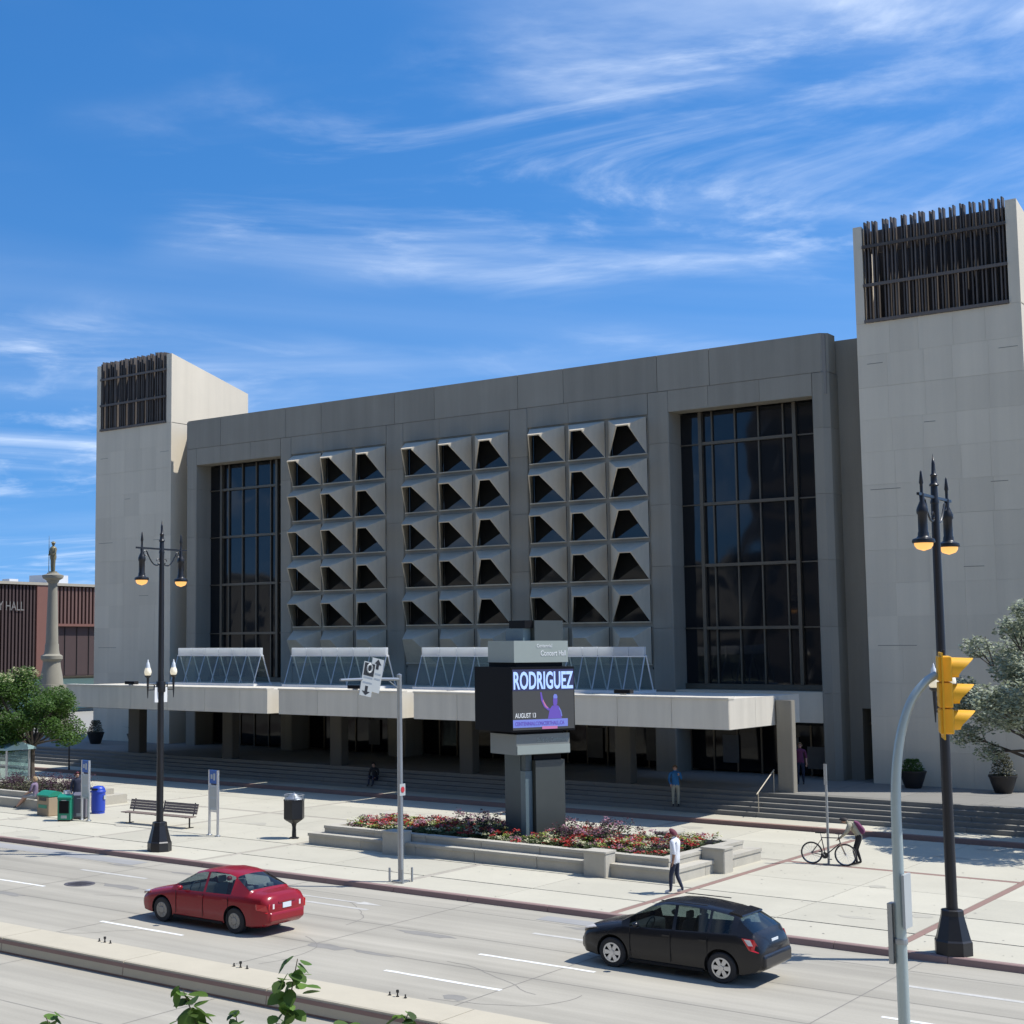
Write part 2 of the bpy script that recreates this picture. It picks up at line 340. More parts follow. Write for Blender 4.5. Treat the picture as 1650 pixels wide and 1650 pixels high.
# median: a low concrete block between the carriageways
med = struct(MB().box(-200, 100, 22.22, 23.42, -0.01, 0.30).build('median', M['curb']))
for k in range(-13, 4):
    x = k*4.2+1.1
    mb = MB(); mb.extrude([(x+.012,22.20,.05),(x+.012,22.235,.34),(x+.012,22.27,.36),(x+.012,23.40,.36),(x+.012,23.44,.33),(x+.012,23.45,.0),(x+.012,22.9,.0),(x+.012,22.9,.05)], (4.176,0,0))
    mb.build('median_block', M['median'], med)
for sx, wh in ((-25.9, 'group below the red car'), (-21.61, 'middle group'), (-17.43, 'right group')):
    for j, dx in enumerate((-.19, 0, .19)):
        h = .07 if j != 1 else .13
        mb = MB().tube([(sx+dx,23.3,.35),(sx+dx,23.3,.36+h)], .016, 6).lathe([(.032,0),(.032,.015),(.016,.02)], (sx+dx,23.3,.36), 8)
        if j == 1: mb.box(sx+dx-.022, sx+dx+.022, 23.28, 23.32, .36+h*.6, .36+h)
        tag(mb.build('anchor_bolt', M['black_iron']), ('short left anchor bolt', 'taller middle anchor bolt', 'short right anchor bolt')[j]+' of the '+wh+' on the median', 'bolt', 'anchor bolts standing on the median')

# sidewalk: bed, kerb stones, slabs with joints, red brick bands
side = struct(MB().box(-160, 60, YC, 54.2, -0.02, 0.125).build('sidewalk', M['sidewalk_bed']))
for k in range(-22, 8):
    x = k*2.6
    MB().extrude([(x+.008,YC-.03,-.005),(x+.008,YC-.005,.14),(x+.008,YC+.02,.158),(x+.008,YC+.19,.158),(x+.008,YC+.19,.0)], (2.584,0,0)).build('kerb_stone', M['curb'], side)
XB = [-78.5, -71.0, -63.4, -56.0, -48.6, -41.5, -34.3, -26.4, -18.95, -11.72, -4.4, 3.0, 10.5]   # red cross bands
BW = 0.11; mat('paving_line', (0.36, 0.325, 0.262), 0.9, var=.15, vscale=2, fine=.1, fscale=14)
def slabs(x0, x1, y0, y1, nx, ny, z=ZS, m='sidewalk', parent=side, g=.011):
    for i in range(nx):
        for j in range(ny):
            a, b = x0+(x1-x0)*i/nx, x0+(x1-x0)*(i+1)/nx; c, d = y0+(y1-y0)*j/ny, y0+(y1-y0)*(j+1)/ny
            MB().box(a+g, b-g, c+g, d-g, .125, z+rng.uniform(-.002,.002)).build('slab', M[m], parent)
for i in range(len(XB)-1):
    a, b = XB[i]+BW, XB[i+1]-BW
    slabs(a, b, YC+.2, 36.82, 2, 1); slabs(a, b, 36.88, 39.7, 2, 1)
    slabs(a, b, 39.76, 46.32, 2, 2); slabs(a, b, 46.60, 54.05, 2, 2)
for x in XB: MB().box(x-BW+.01, x+BW-.01, YC+.2, 54.05, .125, ZS-.003).build('brick_band', M['brick_band'] if x > -20 else M['paving_line'], side)
for i in range(len(XB)-1): MB().box(XB[i]+BW, XB[i+1]-BW, 46.33, 46.59, .125, ZS-.002).build('brick_band', M['brick_band'] if XB[i] > -20 else M['paving_line'], side)

mat('paving_stain', (0.385, 0.36, 0.29), 0.85, var=0.2, vscale=2.0, fine=.12, fscale=14)
mat('gum_spot', (0.22, 0.205, 0.175), 0.9)
rg = random.Random(71)
for k in range(26):
    x, y = rg.uniform(-50, -4), rg.uniform(35.2, 53.5); n = 12; a0 = rg.uniform(.15,.7); b0 = rg.uniform(.1,.4)
    if -34.6 < x < -19 and 39.6 < y < 46.8: continue
    MB().add([(x+a0*math.cos(2*PI*i/n)*rg.uniform(.6,1.2), y+b0*math.sin(2*PI*i/n)*rg.uniform(.6,1.3), ZS+.005) for i in range(n)], [tuple(range(n))]).build('paving_stain', M['paving_stain'], side)
mb = MB()
for k in range(420):
    x, y = rg.uniform(-50, -4), rg.uniform(35.0, 53.8)
    if -34.6 < x < -19 and 39.6 < y < 46.8: continue
    r_ = rg.uniform(.012, .035); mb.add([(x+r_*math.cos(PI*i/3), y+r_*math.sin(PI*i/3), ZS+.0065) for i in range(6)], [tuple(range(6))])
mb.build('gum_spots', M['gum_spot'], side)['kind'] = 'stuff'
# upper walk with a low brick-edged kerb, then five steps up to the terrace
walk = struct(MB().box(-120, 40, 54.32, 57.6, -0.02, ZL-.02).build('upper_walk', M['sidewalk_bed']))
for k in range(-32, 12):
    x = k*3.0
    MB().box(x+.006, x+2.994, 54.2, 54.5, .0, ZL+.004).build('kerb_stone', M['brick_band'], walk)
    MB().box(x+.01, x+2.99, 54.51, 56.06, .2, ZL+rng.uniform(-.002,.002)).build('slab', M['sidewalk'], walk)
terr = struct(MB().box(-120, 40, 57.45, 71, -0.02, ZT-.03).build('terrace', M['sidewalk_bed']))
RISE = (ZT-ZL)/5; TREAD = 0.335
for s_ in range(5):
    y0 = 56.06+TREAD*s_; z1 = ZL+RISE*(s_+1)
    for k in range(-24, 9):
        x = k*4.0+(s_ % 2)*1.3
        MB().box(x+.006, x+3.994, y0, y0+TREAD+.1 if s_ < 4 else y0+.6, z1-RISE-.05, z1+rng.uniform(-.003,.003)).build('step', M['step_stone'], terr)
for i in range(-28, 10):
    for j in range(4):
        x = i*3.2; y = 58.0+j*3.2
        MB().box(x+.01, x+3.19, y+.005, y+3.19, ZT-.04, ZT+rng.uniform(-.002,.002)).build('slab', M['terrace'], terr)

# ------------------------------------------------------------------ concert hall
hall = thing('concert_hall', 'large grey concrete concert hall with two tall towers and a wide canopy', 'building', (-43.8, 64, ZT))
HL = Vector(hall.location)
def hb(mb, name, m, parent=None, **kw):
    """build a hall part: geometry is given in world coordinates"""
    p = parent or hall
    off = HL if p is hall or parent is None else Vector(p['wo'])
    mb.v = [(x-off.x, y-off.y, z-off.z) for x, y, z in mb.v]
    return mb.build(name, [M[q] for q in m] if isinstance(m, (list, tuple)) else M[m], p, **kw)
def hsub(name, loc):
    """empty sub-assembly of the hall at a world place"""
    o = bpy.data.objects.new(name, None); o.empty_display_size = .3; col.objects.link(o); o.parent = hall
    o.location = Vector(loc)-HL; o['wo'] = list(loc); return o
F = 64.0
PIER = [(-64.23,-63.2), (-56.25,-55.4), (-48.4,-47.2), (-40.3,-39.2), (-32.35,-31.25), (-24.15,-23.42)]
ZR = 21.23; ZB = 19.44; ZW = 18.40
hb(MB().box(-64.1, -23.5, F+2.6, F+28, 0.5, ZR-.4), 'main_wall', 'facade_concrete')
hb(MB().box(-64.0, -23.6, F+.9, F+27.9, ZR-.4, ZR-.25), 'roof', 'roof_gravel')
J = .012
# top fascia panels
pc = [(-55.82), (-47.8), (-39.75), (-31.8)]
xs = sorted([-64.23, -61.15, -23.42]+pc+[p+2.72 for p in pc])
for a, b in zip(xs, xs[1:]):
    ca = .28 if a == xs[0] else 0; cb = .28 if b == xs[-1] else 0
    pl = [(a+J+ca,F), (b-J-cb,F)]+([(b,F+cb)] if cb else [])+[(b-J if not cb else b,F+1.1), (a+J if not ca else a,F+1.1)]+([(a,F+ca)] if ca else [])
    mb = MB().prism(pl, ZB+J, ZR)
    hb(mb, 'fascia_panel', 'facade_concrete')
hb(MB().box(-64.1, -23.5, F+.06, F+1.0, ZW+.03, ZR-.05), 'fascia_core', 'joint_dark')
# lintel panels
for i in range(5):
    a, b = PIER[i][1], PIER[i+1][0]
    cuts = [a, a+(b-a)*.29, a+(b-a)*.65, b] if i in (0, 4) else [a, a+2.42, b]
    for c, d in zip(cuts, cuts[1:]): hb(MB().box(c+J*.6, d-J*.6, F+.015, F+1.0, ZW, ZB-J*.5), 'lintel_panel', 'facade_concrete')
# piers in storey-high blocks
zj = [ZT, 4.97, 7.95, 10.93, 13.91, 16.9, ZB-J]
for i, (a, b) in enumerate(PIER):
    for c, d in zip(zj, zj[1:]):
        ca = .25 if i == 0 else .05; cb = .25 if i == 5 else .05
        pl = [(a+ca,F-.01),(b-cb,F-.01),(b,F-.01+cb),(b,F+1.9),(a,F+1.9),(a,F-.01+ca)]
        hb(MB().prism(pl, c+J*.5, d-J*.5), 'pier_block', 'facade_concrete')
    hb(MB().box(a+.03, b-.03, F+.3, F+2.7, ZT, ZB), 'pier_core', 'joint_dark')
# ---- window hoods: three bays of 3 x 6
HD = 1.50
def hood_mesh(w, h, t0, t1, d=HD, solid=False):
    """precast hood: slanting top and sides run out to a small lip, open towards the bottom; origin bottom left of the frame, front is -y"""
    th = .05
    a, b = w*t0, w*t1; ah = h-.53                         # lip ends and height
    O = dict(bl=(0,0,0), br=(w,0,0), tl=(0,0,h), tr=(w,0,h), al=(a,-d,ah), ar=(b,-d,ah))
    fr = .075
    I = dict(bl=(fr*.5,0,.05), br=(w-fr*.5,0,.05), tl=(fr+.02,0.0,h-.12), tr=(w-fr-.02,0.0,h-.12), al=(a+.035,-d+.05,ah-.05), ar=(b-.035,-d+.05,ah-.05))
    mb = MB()
    k = ['bl','br','tl','tr','al','ar']
    vs = [O[q] for q in k]+[I[q] for q in k]
    ix = {q:i for i, q in enumerate(k)}; iy = {q:i+6 for i, q in enumerate(k)}
    def F_(names, src): return tuple(src[q] for q in names)
    fs = [F_(('tl','al','ar','tr'), ix), F_(('tl','bl','al'), ix), F_(('tr','ar','br'), ix),
          F_(('tr','ar','al','tl'), iy), F_(('al','bl','tl'), iy), F_(('br','ar','tr'), iy),
          (ix['al'], ix['bl'], iy['bl'], iy['al']), (ix['ar'], ix['al'], iy['al'], iy['ar']), (ix['br'], ix['ar'], iy['ar'], iy['br'])]
    if solid: fs = fs[:3]+[F_(('bl','br','ar','al'), ix)]
    mb.add(vs, fs)
    mb.box(-.0, w, -.07, .12, -.005, .05)                 # sill
    return mb
COLT = [(.38, .69), (.45, .76), (.58, .89)]
BAY = [(PIER[i][1], PIER[i+1][0]) for i in (1, 2, 3)]
RH = 2.052; FB = .20
hm = {}
for bi, (xa, xb) in enumerate(BAY):
    pw = (xb-xa)/3; w = pw-FB
    for c in range(3):
        for r in range(6):
            key = (round(w, 3), c, r == 5)
            if key not in hm:
                hm[key] = hood_mesh(w, RH-FB, *COLT[c], solid=r == 5).mesh('window_hood', M['hood_concrete'])
                g = MB().add([(.03,0,.03),(w-.03,0,.03),(w-.03,0,RH-FB-.1),(.03,0,RH-FB-.1)], [(0,1,2,3)])
                hm[key+('g',)] = g.mesh('pane', M['hood_glass'])
            x = xa+pw*c+FB/2; z = ZW-RH*(r+1)+FB/2
            o = link('window_hood', hm[key], hall); o.location = (x-HL.x, F+.05-HL.y, z-HL.z)
            if r == 5: continue
            p = link('pane', hm[key+('g',)], o); p.location = (0, .2, 0)
    # frame bars between the hoods
    zb = ZW-6*RH
    for c in range(4):
        x = xa+pw*c; w0 = FB/2
        hb(MB().box(max(x-w0, xa), min(x+w0, xb), F+.10, F+.9, zb, ZW), 'frame_bar', 'facade_concrete')
    for r in range(7):
        z = ZW-RH*r
        for c in range(3): hb(MB().box(xa+pw*c+FB/2, xa+pw*(c+1)-FB/2, F+.105, F+.9, z-FB/2, min(z+FB/2, ZW)), 'frame_bar', 'facade_concrete')
    hb(MB().box(xa, xb, F+.55, F+2.5, zb, ZW), 'back_wall', 'dark_interior')
    hb(MB().box(xa, xb, F+.12, F+2.5, ZT+3.0, zb-.1), 'spandrel', 'facade_concrete')
# ---- two tall curtain-wall windows
def big_window(xa, xb, wide):
    y = F+1.25; z0, z1 = 5.04, ZW
    win = hsub('tall_window', (xa, y, z0))
    zt = [z0+.28, 7.95, 10.95, 13.9, 16.85, z1]
    w = xb-xa
    mx = [xa]+[xa+w*t for t in wide]+[xb]
    big = (wide[0], wide[-1])
    for a, b in zip(mx, mx[1:]):
        for c, d in zip(zt, zt[1:]):
            o = MB().add([(a,y+.06,c),(b,y+.06,c),(b,y+.06,d),(a,y+.06,d)], [(0,1,2,3)])
            rx = rng.uniform(-.004,.004)
            o.v = [(q[0], q[1]+rx*(i in (0, 3))+rng.uniform(-.003,.003), q[2]) for i, q in enumerate(o.v)]
            hb(o, 'pane', 'window_glass', win)
    for t in wide:
        x = xa+w*t; k = .085 if t in big else .035
        hb(MB().box(x-k, x+k, y-(.16 if t in big else .05), y+.05, zt[0], z1), 'mullion', 'bronze', win)
    for z in zt[1:-1]:
        hb(MB().box(xa+w*big[0]+.085, xa+w*big[1]-.085, y-.13, y+.04, z-.07, z+.07), 'transom', 'bronze', win)
        hb(MB().box(xa+.02, xa+w*big[0]-.085, y-.03, y+.04, z-.03, z+.03), 'transom', 'bronze', win)
        hb(MB().box(xa+w*big[1]+.085, xb-.02, y-.03, y+.04, z-.03, z+.03), 'transom', 'bronze', win)
    hb(MB().box(xa, xb, y-.12, y+.2, z0, z0+.27), 'window_sill', 'bronze', win)
    hb(MB().box(xa, xb, F+.05, y+.3, 3.66, z0-.01), 'spandrel', 'limestone')
big_window(PIER[4][1], PIER[5][0], (.155, .235, .40, .565, .735, .815))
big_window(PIER[0][1], PIER[1][0], (.155, .235, .40, .565, .735, .815))

# ---- towers
def tower(xa, xb, name_seed):
    rr = random.Random(name_seed)
    t = hsub('tower', (xa, F, ZT))
    yb = F+7.2; zf, zbk = 25.78, 24.1; zv = 21.35
    a, b = xa+.02, xb-.02; y0 = F+.05
    vx0, vx1 = xa+.38, xb-.45
    # body with a sloping top and a recess for the louvres
    mb = MB()
    mb.extrude([(a,y0+.02,ZT),(a,yb,ZT),(a,yb,zbk),(a,y0+3.2,zf-(zf-zbk)*3.2/7.2),(a,y0+3.2,zv-.02),(a,y0+.02,zv-.02)], (b-a,0,0))
    hb(mb, 'tower_wall', 'limestone', t)
    for q0, q1 in ((xa, vx0), (vx1, xb)):
        hb(MB().extrude([(q0,F,zv+.006),(q0,F+3.3,zv+.006),(q0,F+3.3,zf-(zf-zbk)*3.3/7.2),(q0,F,zf)], (q1-q0,0,0)), 'tower_cheek', 'limestone', t)
    # stone slabs on the front
    nx = 5; nz = 14
    for j in range(nz):
        c, d = ZT+(zv-ZT)*j/nz, ZT+(zv-ZT)*(j+1)/nz
        cuts = [xa]+[xa+(xb-xa)*(k+.5*(j % 2)*0+rr.uniform(-.08,.08))/nx for k in range(1, nx)]+[xb]
        for p, q in zip(cuts, cuts[1:]):
            g = .002
            hb(MB().box(p+g, q-g, F+rr.uniform(-.002,.002), F+.06, c+g*(2.5 if j in (3, 8, 12) else 1), d-g), 'stone_slab', 'limestone', t)
    for zj_, a_, b_ in ((19.52, .06, .16), (19.52, .86, .97), (13.92, .05, .24), (13.92, .78, .88), (7.1, .06, .30), (16.7, .40, .47), (10.4, .6, .72)):
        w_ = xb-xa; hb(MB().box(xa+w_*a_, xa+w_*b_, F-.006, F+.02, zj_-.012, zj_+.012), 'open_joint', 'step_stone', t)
    # louvres
    hb(MB().box(vx0, vx1, F+2.2, F+2.3, zv, zf-.56), 'louvre_backing', 'dark_interior', t)
    hb(MB().box(vx0, vx1, F+.62, F+.70, zf-1.15, zf-.12), 'louvre_header', 'louvre', t)
    for z in (zv+.08, zv+1.7, zf-.98):
        hb(MB().box(vx0+.01, vx1-.01, F-.10, F-.03, z-.07, z+.07), 'louvre_rail', 'louvre', t)
    n = 15; sp = (vx1-vx0-.3)/(n-1)
    for k in range(n):
        x = vx0+.15+sp*k+rr.uniform(-.05,.05)
        for dx in ((-.075, .075) if k % 3 != 1 else (-.06, .06)):
            top = zf+.16+rr.uniform(-.05,.08)
            hb(MB().box(x+dx-.028, x+dx+.028, F-.02+rr.uniform(-.0,.06), F+.33, zv+.02, top), 'louvre_fin', 'louvre', t)
    return t
tower(-72.5, -65.45, 3)
tower(-22.02, -15.16, 5)
# recessed walls between the hall front and the towers
hb(MB().box(-65.5, -64.0, F+1.6, F+6, ZT, ZR-.35), 'recess_wall', 'facade_concrete')
hb(MB().box(-23.6, -22.85, F+1.3, F+6, ZT, ZR-.2), 'recess_wall', 'facade_concrete')
hb(MB().box(-22.85, -21.95, F+1.3, F+6, 4.3, ZR-.2), 'recess_wall', 'facade_concrete')
hb(MB().box(-22.85, -21.95, F+2.6, F+2.7, ZT, 4.3), 'door_glass', 'window_glass')
hb(MB().box(-22.85, -21.95, F+2.2, F+2.5, ZT+2.4, ZT+2.52), 'door_frame', 'bronze')

# ---- canopy
cano = hsub('canopy', (-43.8, 58, 3.85))
CX0, CX1, CF, CBK, CZ0, CZ1 = -62.92, -23.91, 53.54, F-.05, 3.87, 5.06
NOT = [(-47.94, -47.17), (-39.77, -39.02), (-31.9, -31.15)]
segs = []; x = CX0
for a, b in NOT: segs.append((x, a)); x = b
segs.append((x, CX1))
for a, b in segs:
    hb(MB().box(a+.03, b-.03, CF+.03, 57.2, CZ0+.02, CZ1-.02), 'canopy_slab', 'canopy_concrete', cano)
    hb(MB().box(a-.02, b+.02, CF-.04, CF+.5, CZ1-.02, CZ1+.05), 'canopy_coping', 'canopy_concrete', cano)
    L = b-a; n = max(1, round(L/2.7)) if a > -62 else 5
    cuts = [a+(b-a)*k/n for k in range(n+1)]
    if a < -62: cuts = [a, -60.14, -57.67, -54.9, -52.2, -49.75, b]
    for p, q in zip(cuts, cuts[1:]):
        hb(MB().box(p+.008, q-.008, CF, CF+.035, CZ0, CZ1-.025), 'canopy_panel', 'canopy_concrete', cano)
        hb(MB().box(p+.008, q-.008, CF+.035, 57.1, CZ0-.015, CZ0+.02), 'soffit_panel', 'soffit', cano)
for a, b in NOT:
    hb(MB().box(a-.002, a+.028, CF, 57.2, CZ0, CZ1-.025), 'canopy_panel', 'canopy_concrete', cano)
hb(MB().box(CX0+.02, -32.2, 57.2, CBK, CZ0-.01, CZ1-.02), 'canopy_slab', 'canopy_concrete', cano)
hb(MB().box(-32.2, CX1-.03, 57.2, 60.7, CZ0-.011, CZ1-.021), 'canopy_slab', 'canopy_concrete', cano)
for a, b in ((CF+.04, 56.1), (56.1, 58.4), (58.4, 60.7)):
    hb(MB().box(CX1-.03, CX1, a+.008, b-.008, CZ0, CZ1-.005), 'canopy_panel', 'canopy_concrete', cano)
    hb(MB().box(CX0-.01, CX0+.02, a+.008, b-.008, CZ0, CZ1-.005), 'canopy_panel', 'canopy_concrete', cano)
# columns
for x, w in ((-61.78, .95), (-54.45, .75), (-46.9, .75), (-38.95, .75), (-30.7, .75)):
    hb(MB().cbox((x, 57.9, ZT), w, .62, CZ0-ZT-.01, 0, 0, .04), 'column', 'shaded_column_stone')
hb(MB().cbox((-23.52, 58.2, ZT), .66, .42, 4.88-ZT, 0, 0, .03), 'column', 'facade_concrete')
# ground floor: dark glazed entrance with doors, posters inside
hb(MB().box(-64.1, -23.5, F+2.45, F+2.55, ZT, 4.2), 'entrance_backing', 'dark_interior')
gf = hsub('entrance_front', (-43.8, F+1.6, ZT))
for i in range(5):
    a, b = PIER[i][1], PIER[i+1][0]; n = 6
    for k in range(n):
        p, q = a+(b-a)*k/n, a+(b-a)*(k+1)/n
        d = MB().add([(p+.04,F+1.62,ZT+.1),(q-.04,F+1.62,ZT+.1),(q-.04,F+1.62,3.45),(p+.04,F+1.62,3.45)], [(0,1,2,3)])
        hb(d, 'door_glass', 'door_glass', gf)
        hb(MB().box(p-.04, p+.04, F+1.55, F+1.66, ZT, 3.5), 'door_frame', 'bronze', gf)
    hb(MB().box(a, b, F+1.55, F+1.66, 3.45, 3.9), 'door_header', 'dark_interior', gf)
mat('poster', (0.10, 0.10, 0.095), 0.6, var=0.35, vscale=2.5)
for x, w, z, h in ((-53.6, 1.0, 1.55, 1.5), (-50.9, .8, 1.6, 1.4), (-36.9, .9, 1.5, 1.5), (-29.6, .8, 1.6, 1.3), (-26.6, .7, 1.7, 1.2), (-25.5, 1.2, 1.5, 1.0), (-33.6, .8, 1.5, 1.7)):
    hb(MB().box(x, x+w, F+1.5, F+1.53, z, z+h), 'poster_board', 'poster', gf)
# skylights on the canopy roof
def skylight(x0, x1, n, seed):
    s_ = hsub('skylight', (x0, 58.5, CZ1)); yr = 58.5; hw = .68; zr = 7.08; zc = 6.68; zb = CZ1
    hb(MB().box(x0-.1, x1+.1, yr-hw-.08, yr+hw+.08, zb-.02, zb+.10), 'skylight_curb', 'white_frame', s_)
    tw = .10
    for k in range(n):
        a, b = x0+(x1-x0)*k/n, x0+(x1-x0)*(k+1)/n
        hb(MB().box(a+.02, b-.02, yr-tw, yr+tw, zc, zr), 'skylight_cap', 'skylight_cap', s_)
        for sy in (-1, 1):
            hb(MB().add([(a+.03,yr+sy*hw,zb+.1),(b-.03,yr+sy*hw,zb+.1),(b-.03,yr+sy*tw*.9,zc),(a+.03,yr+sy*tw*.9,zc)], [(0,1,2,3)]), 'pane', 'skylight_glass', s_)
    for k in range(n+1):
        a = x0+(x1-x0)*k/n
        hb(MB().tube([(a,yr+hw,zb+.08),(a,yr+tw*.6,zc+.02)], .035, 6), 'skylight_bar', 'white_frame', s_)
        hb(MB().tube([(a,yr-hw,zb+.08),(a,yr-tw*.6,zc+.02)], .032, 6), 'skylight_bar', 'galvanised', s_)  # near bars use a darker metal: their shaded side is put into the colour
    hb(MB().box(x0-.03, x1+.03, yr-tw-.02, yr+tw+.02, zc-.05, zc), 'skylight_bar', 'white_frame', s_)
skylight(-59.05, -52.75, 6, 1); skylight(-50.55, -44.25, 6, 2); skylight(-42.05, -35.75, 6, 3); skylight(-34.6, -29.95, 6, 4)
# ------------------------------------------------------------------ lettering
def text_mesh(txt, size=1.0, sx=1.0, bold=0.0, align='LEFT', depth=0.004):
    cu = bpy.data.curves.new('lettering', 'FONT'); cu.body = txt; cu.size = size; cu.align_x = align; cu.extrude = depth; cu.offset = bold; cu.resolution_u = 3
    o = bpy.data.objects.new('lettering', cu); col.objects.link(o)
    dg = bpy.context.evaluated_depsgraph_get(); me = bpy.data.meshes.new_from_object(o.evaluated_get(dg))
    bpy.data.objects.remove(o); bpy.data.curves.remove(cu)
    for v in me.vertices: v.co.x *= sx
    return me
def lettering(txt, m, parent, loc, rot, width=None, height=1.0, bold=0.0, name='lettering'):
    me = text_mesh(txt, 1.0, 1.0, bold)
    xs_ = [v.co.x for v in me.vertices]; ys_ = [v.co.y for v in me.vertices]
    x0, x1, y0, y1 = min(xs_), max(xs_), min(ys_), max(ys_); ky = height/(y1-y0); kx = width/(x1-x0) if width else ky
    for v in me.vertices: v.co.x = (v.co.x-x0)*kx; v.co.y = (v.co.y-y0)*ky
    me.materials.clear(); me.materials.append(m)
    o = link(name, me, parent); o.location = loc; o.rotation_euler = rot; return o

# ------------------------------------------------------------------ sign pylon
mat('granite_teal', (0.045, 0.066, 0.070), 0.35, var=0.12, vscale=3, fine=0.12, fscale=60)
mat('granite_light', (0.11, 0.155, 0.165), 0.35, var=0.1, vscale=3, fine=0.12, fscale=60)
mat('granite_dark', (0.055, 0.062, 0.056), 0.3, var=0.1, vscale=2, fine=0.1, fscale=50)
mat('sign_grey', (0.30, 0.335, 0.30), 0.5, var=0.05, vscale=2)
mat('sign_grey_dark', (0.20, 0.21, 0.19), 0.5, var=0.05, vscale=2)
mat('screen_black', (0.006, 0.006, 0.007), 0.6, spec=.15)
mat('screen_face', (0.03, 0.03, 0.03), 0.5, emit=(0.045, 0.045, 0.042), estr=0.6)
mat('screen_header', (0.02, 0.02, 0.05), 0.5, emit=(0.01, 0.012, 0.05), estr=1.0)
mat('screen_letters', (0.2, 0.25, 0.4), 0.5, emit=(0.33, 0.50, 1.0), estr=0.95)
mat('screen_blue', (0.1, 0.1, 0.3), 0.5, emit=(0.14, 0.21, 0.60), estr=0.6)
mat('screen_violet', (0.1, 0.05, 0.3), 0.5, emit=(0.12, 0.09, 0.42), estr=0.35)
mat('screen_pink', (0.3, 0.1, 0.2), 0.5, emit=(0.45, 0.16, 0.33), estr=0.5)
mat('letter_white', (0.75, 0.76, 0.74), 0.5)
pyl = thing('sign_pylon', 'tall grey granite sign pylon with a lit LED screen in the flower bed', 'sign', (-26.47, 43.06, .6), R(-20))
def lb(x0, x1, y0, y1, z0, z1, name, m, parent=pyl): return MB().box(x0, x1, y0, y1, z0-.6, z1-.6).build(name, M[m], parent)
lb(-.62, .25, -.62, -.30, .35, 3.6, 'granite_pier', 'granite_teal'); lb(.26, .52, -.63, -.34, .35, 2.95, 'granite_pier', 'granite_light')
lb(.26, .5, -.6, -.34, 2.96, 3.6, 'granite_pier', 'granite_teal')
lb(-.55, .66, -.30, .96, .35, 3.3, 'granite_pier', 'granite_dark'); lb(-.5, .55, -.28, .9, 3.3, 3.6, 'granite_pier', 'screen_black')
lb(-.63, .80, -1.21, 1.08, 3.52, 4.2, 'sign_box', 'sign_grey_dark')
lb(.801, .83, -1.19, 1.07, 3.54, 3.83, 'sign_band', 'sign_grey')
led = lb(-1.1, .95, -1.5, 1.21, 4.3, 6.45, 'screen_case', 'screen_black')
lb(-.8, .7, -1.1, .9, 4.2, 4.3, 'sign_neck', 'screen_black'); lb(-.8, .7, -1.1, .9, 6.45, 6.6, 'sign_neck', 'screen_black')
lb(-.65, .80, -1.25, 1.08, 6.6, 7.33, 'sign_box', 'sign_grey')
lb(-.45, .5, -.62, -.3, 7.33, 7.75, 'granite_pier', 'granite_light')
lb(-.25, .70, -.28, .96, 7.33, 8.02, 'granite_pier', 'granite_dark'); lb(-.25, .62, -.63, -.29, 7.76, 8.02, 'granite_pier', 'screen_black')
RT_ = (R(90), 0, R(90))
scr = MB().box(.952, .962, -1.46, 1.17, 4.36-.6, 6.37-.6).build('screen', M['screen_face'], pyl)
MB().box(.963, .967, -1.46, 1.17, 5.66-.6, 6.37-.6).build('screen_header', M['screen_header'], scr)
lettering('RODRIGUEZ', M['screen_letters'], scr, (.972, -1.42, 5.70-.6), RT_, 2.56, .60, .022)
lettering('AUGUST 13', M['letter_white'], scr, (.972, -1.38, 4.76-.6), RT_, .88, .16, .012)
M['letter_white'].node_tree.nodes['Principled BSDF'].inputs['Emission Strength'].default_value = 0.0
MB().box(.963, .968, -1.46, .88, 4.44-.6, 4.70-.6).build('screen_bar', M['screen_blue'], scr)
lettering('CENTENNIALCONCERTHALL.CA', M['screen_violet'], scr, (.973, -1.38, 4.505-.6), RT_, 2.1, .13, .006)
MB().box(.969, .974, -.24, .42, 4.37-.6, 4.46-.6).build('screen_bar', M['screen_pink'], scr)
# performer pictured on the screen: a flat silhouette with raised arm
def pic(poly, m, dx): 
    MB().extrude([(dx, y, z-.6) for y, z in poly], (.003, 0, 0)).build('screen_picture', M[m], scr)
pic([(.02,4.71),(.62,4.71),(.60,4.95),(.50,5.12),(.38,5.16),(.22,5.14),(.10,5.02),(.06,4.85)], 'screen_violet', .963)
pic([(.26,5.18),(.30,5.13),(.38,5.13),(.43,5.2),(.44,5.33),(.42,5.44),(.34,5.48),(.27,5.44),(.25,5.3)], 'screen_violet', .967)
pic([(.27,5.38),(.43,5.38),(.44,5.44),(.40,5.52),(.31,5.53),(.26,5.46)], 'screen_blue', .971)
pic([(-.30,5.60),(-.24,5.60),(-.19,5.40),(-.08,5.18),(.08,5.06),(.12,5.0),(.04,4.98),(-.14,5.10),(-.27,5.34)], 'screen_violet', .967)
pic([(-.18,5.36),(-.15,5.30),(-.02,5.12),(.03,5.08),(.01,5.05),(-.10,5.12),(-.2,5.3)], 'screen_pink', .971)
pic([(.52,5.08),(.60,4.95),(.64,4.78),(.60,4.78),(.56,4.95),(.49,5.04)], 'screen_blue', .968)
lettering('Centennial', M['sign_grey_dark'] if False else M['letter_white'], pyl, (.806, -.28, 7.10-.6), RT_, .66, .12, .0)
lettering('Concert Hall', M['letter_white'], pyl, (.806, -.12, 6.82-.6), RT_, 1.1, .18, .006)
lettering('Salle du Centenaire', M['sign_grey'], pyl, (.806, -.32, 3.93-.6), RT_, 1.32, .15, .004)

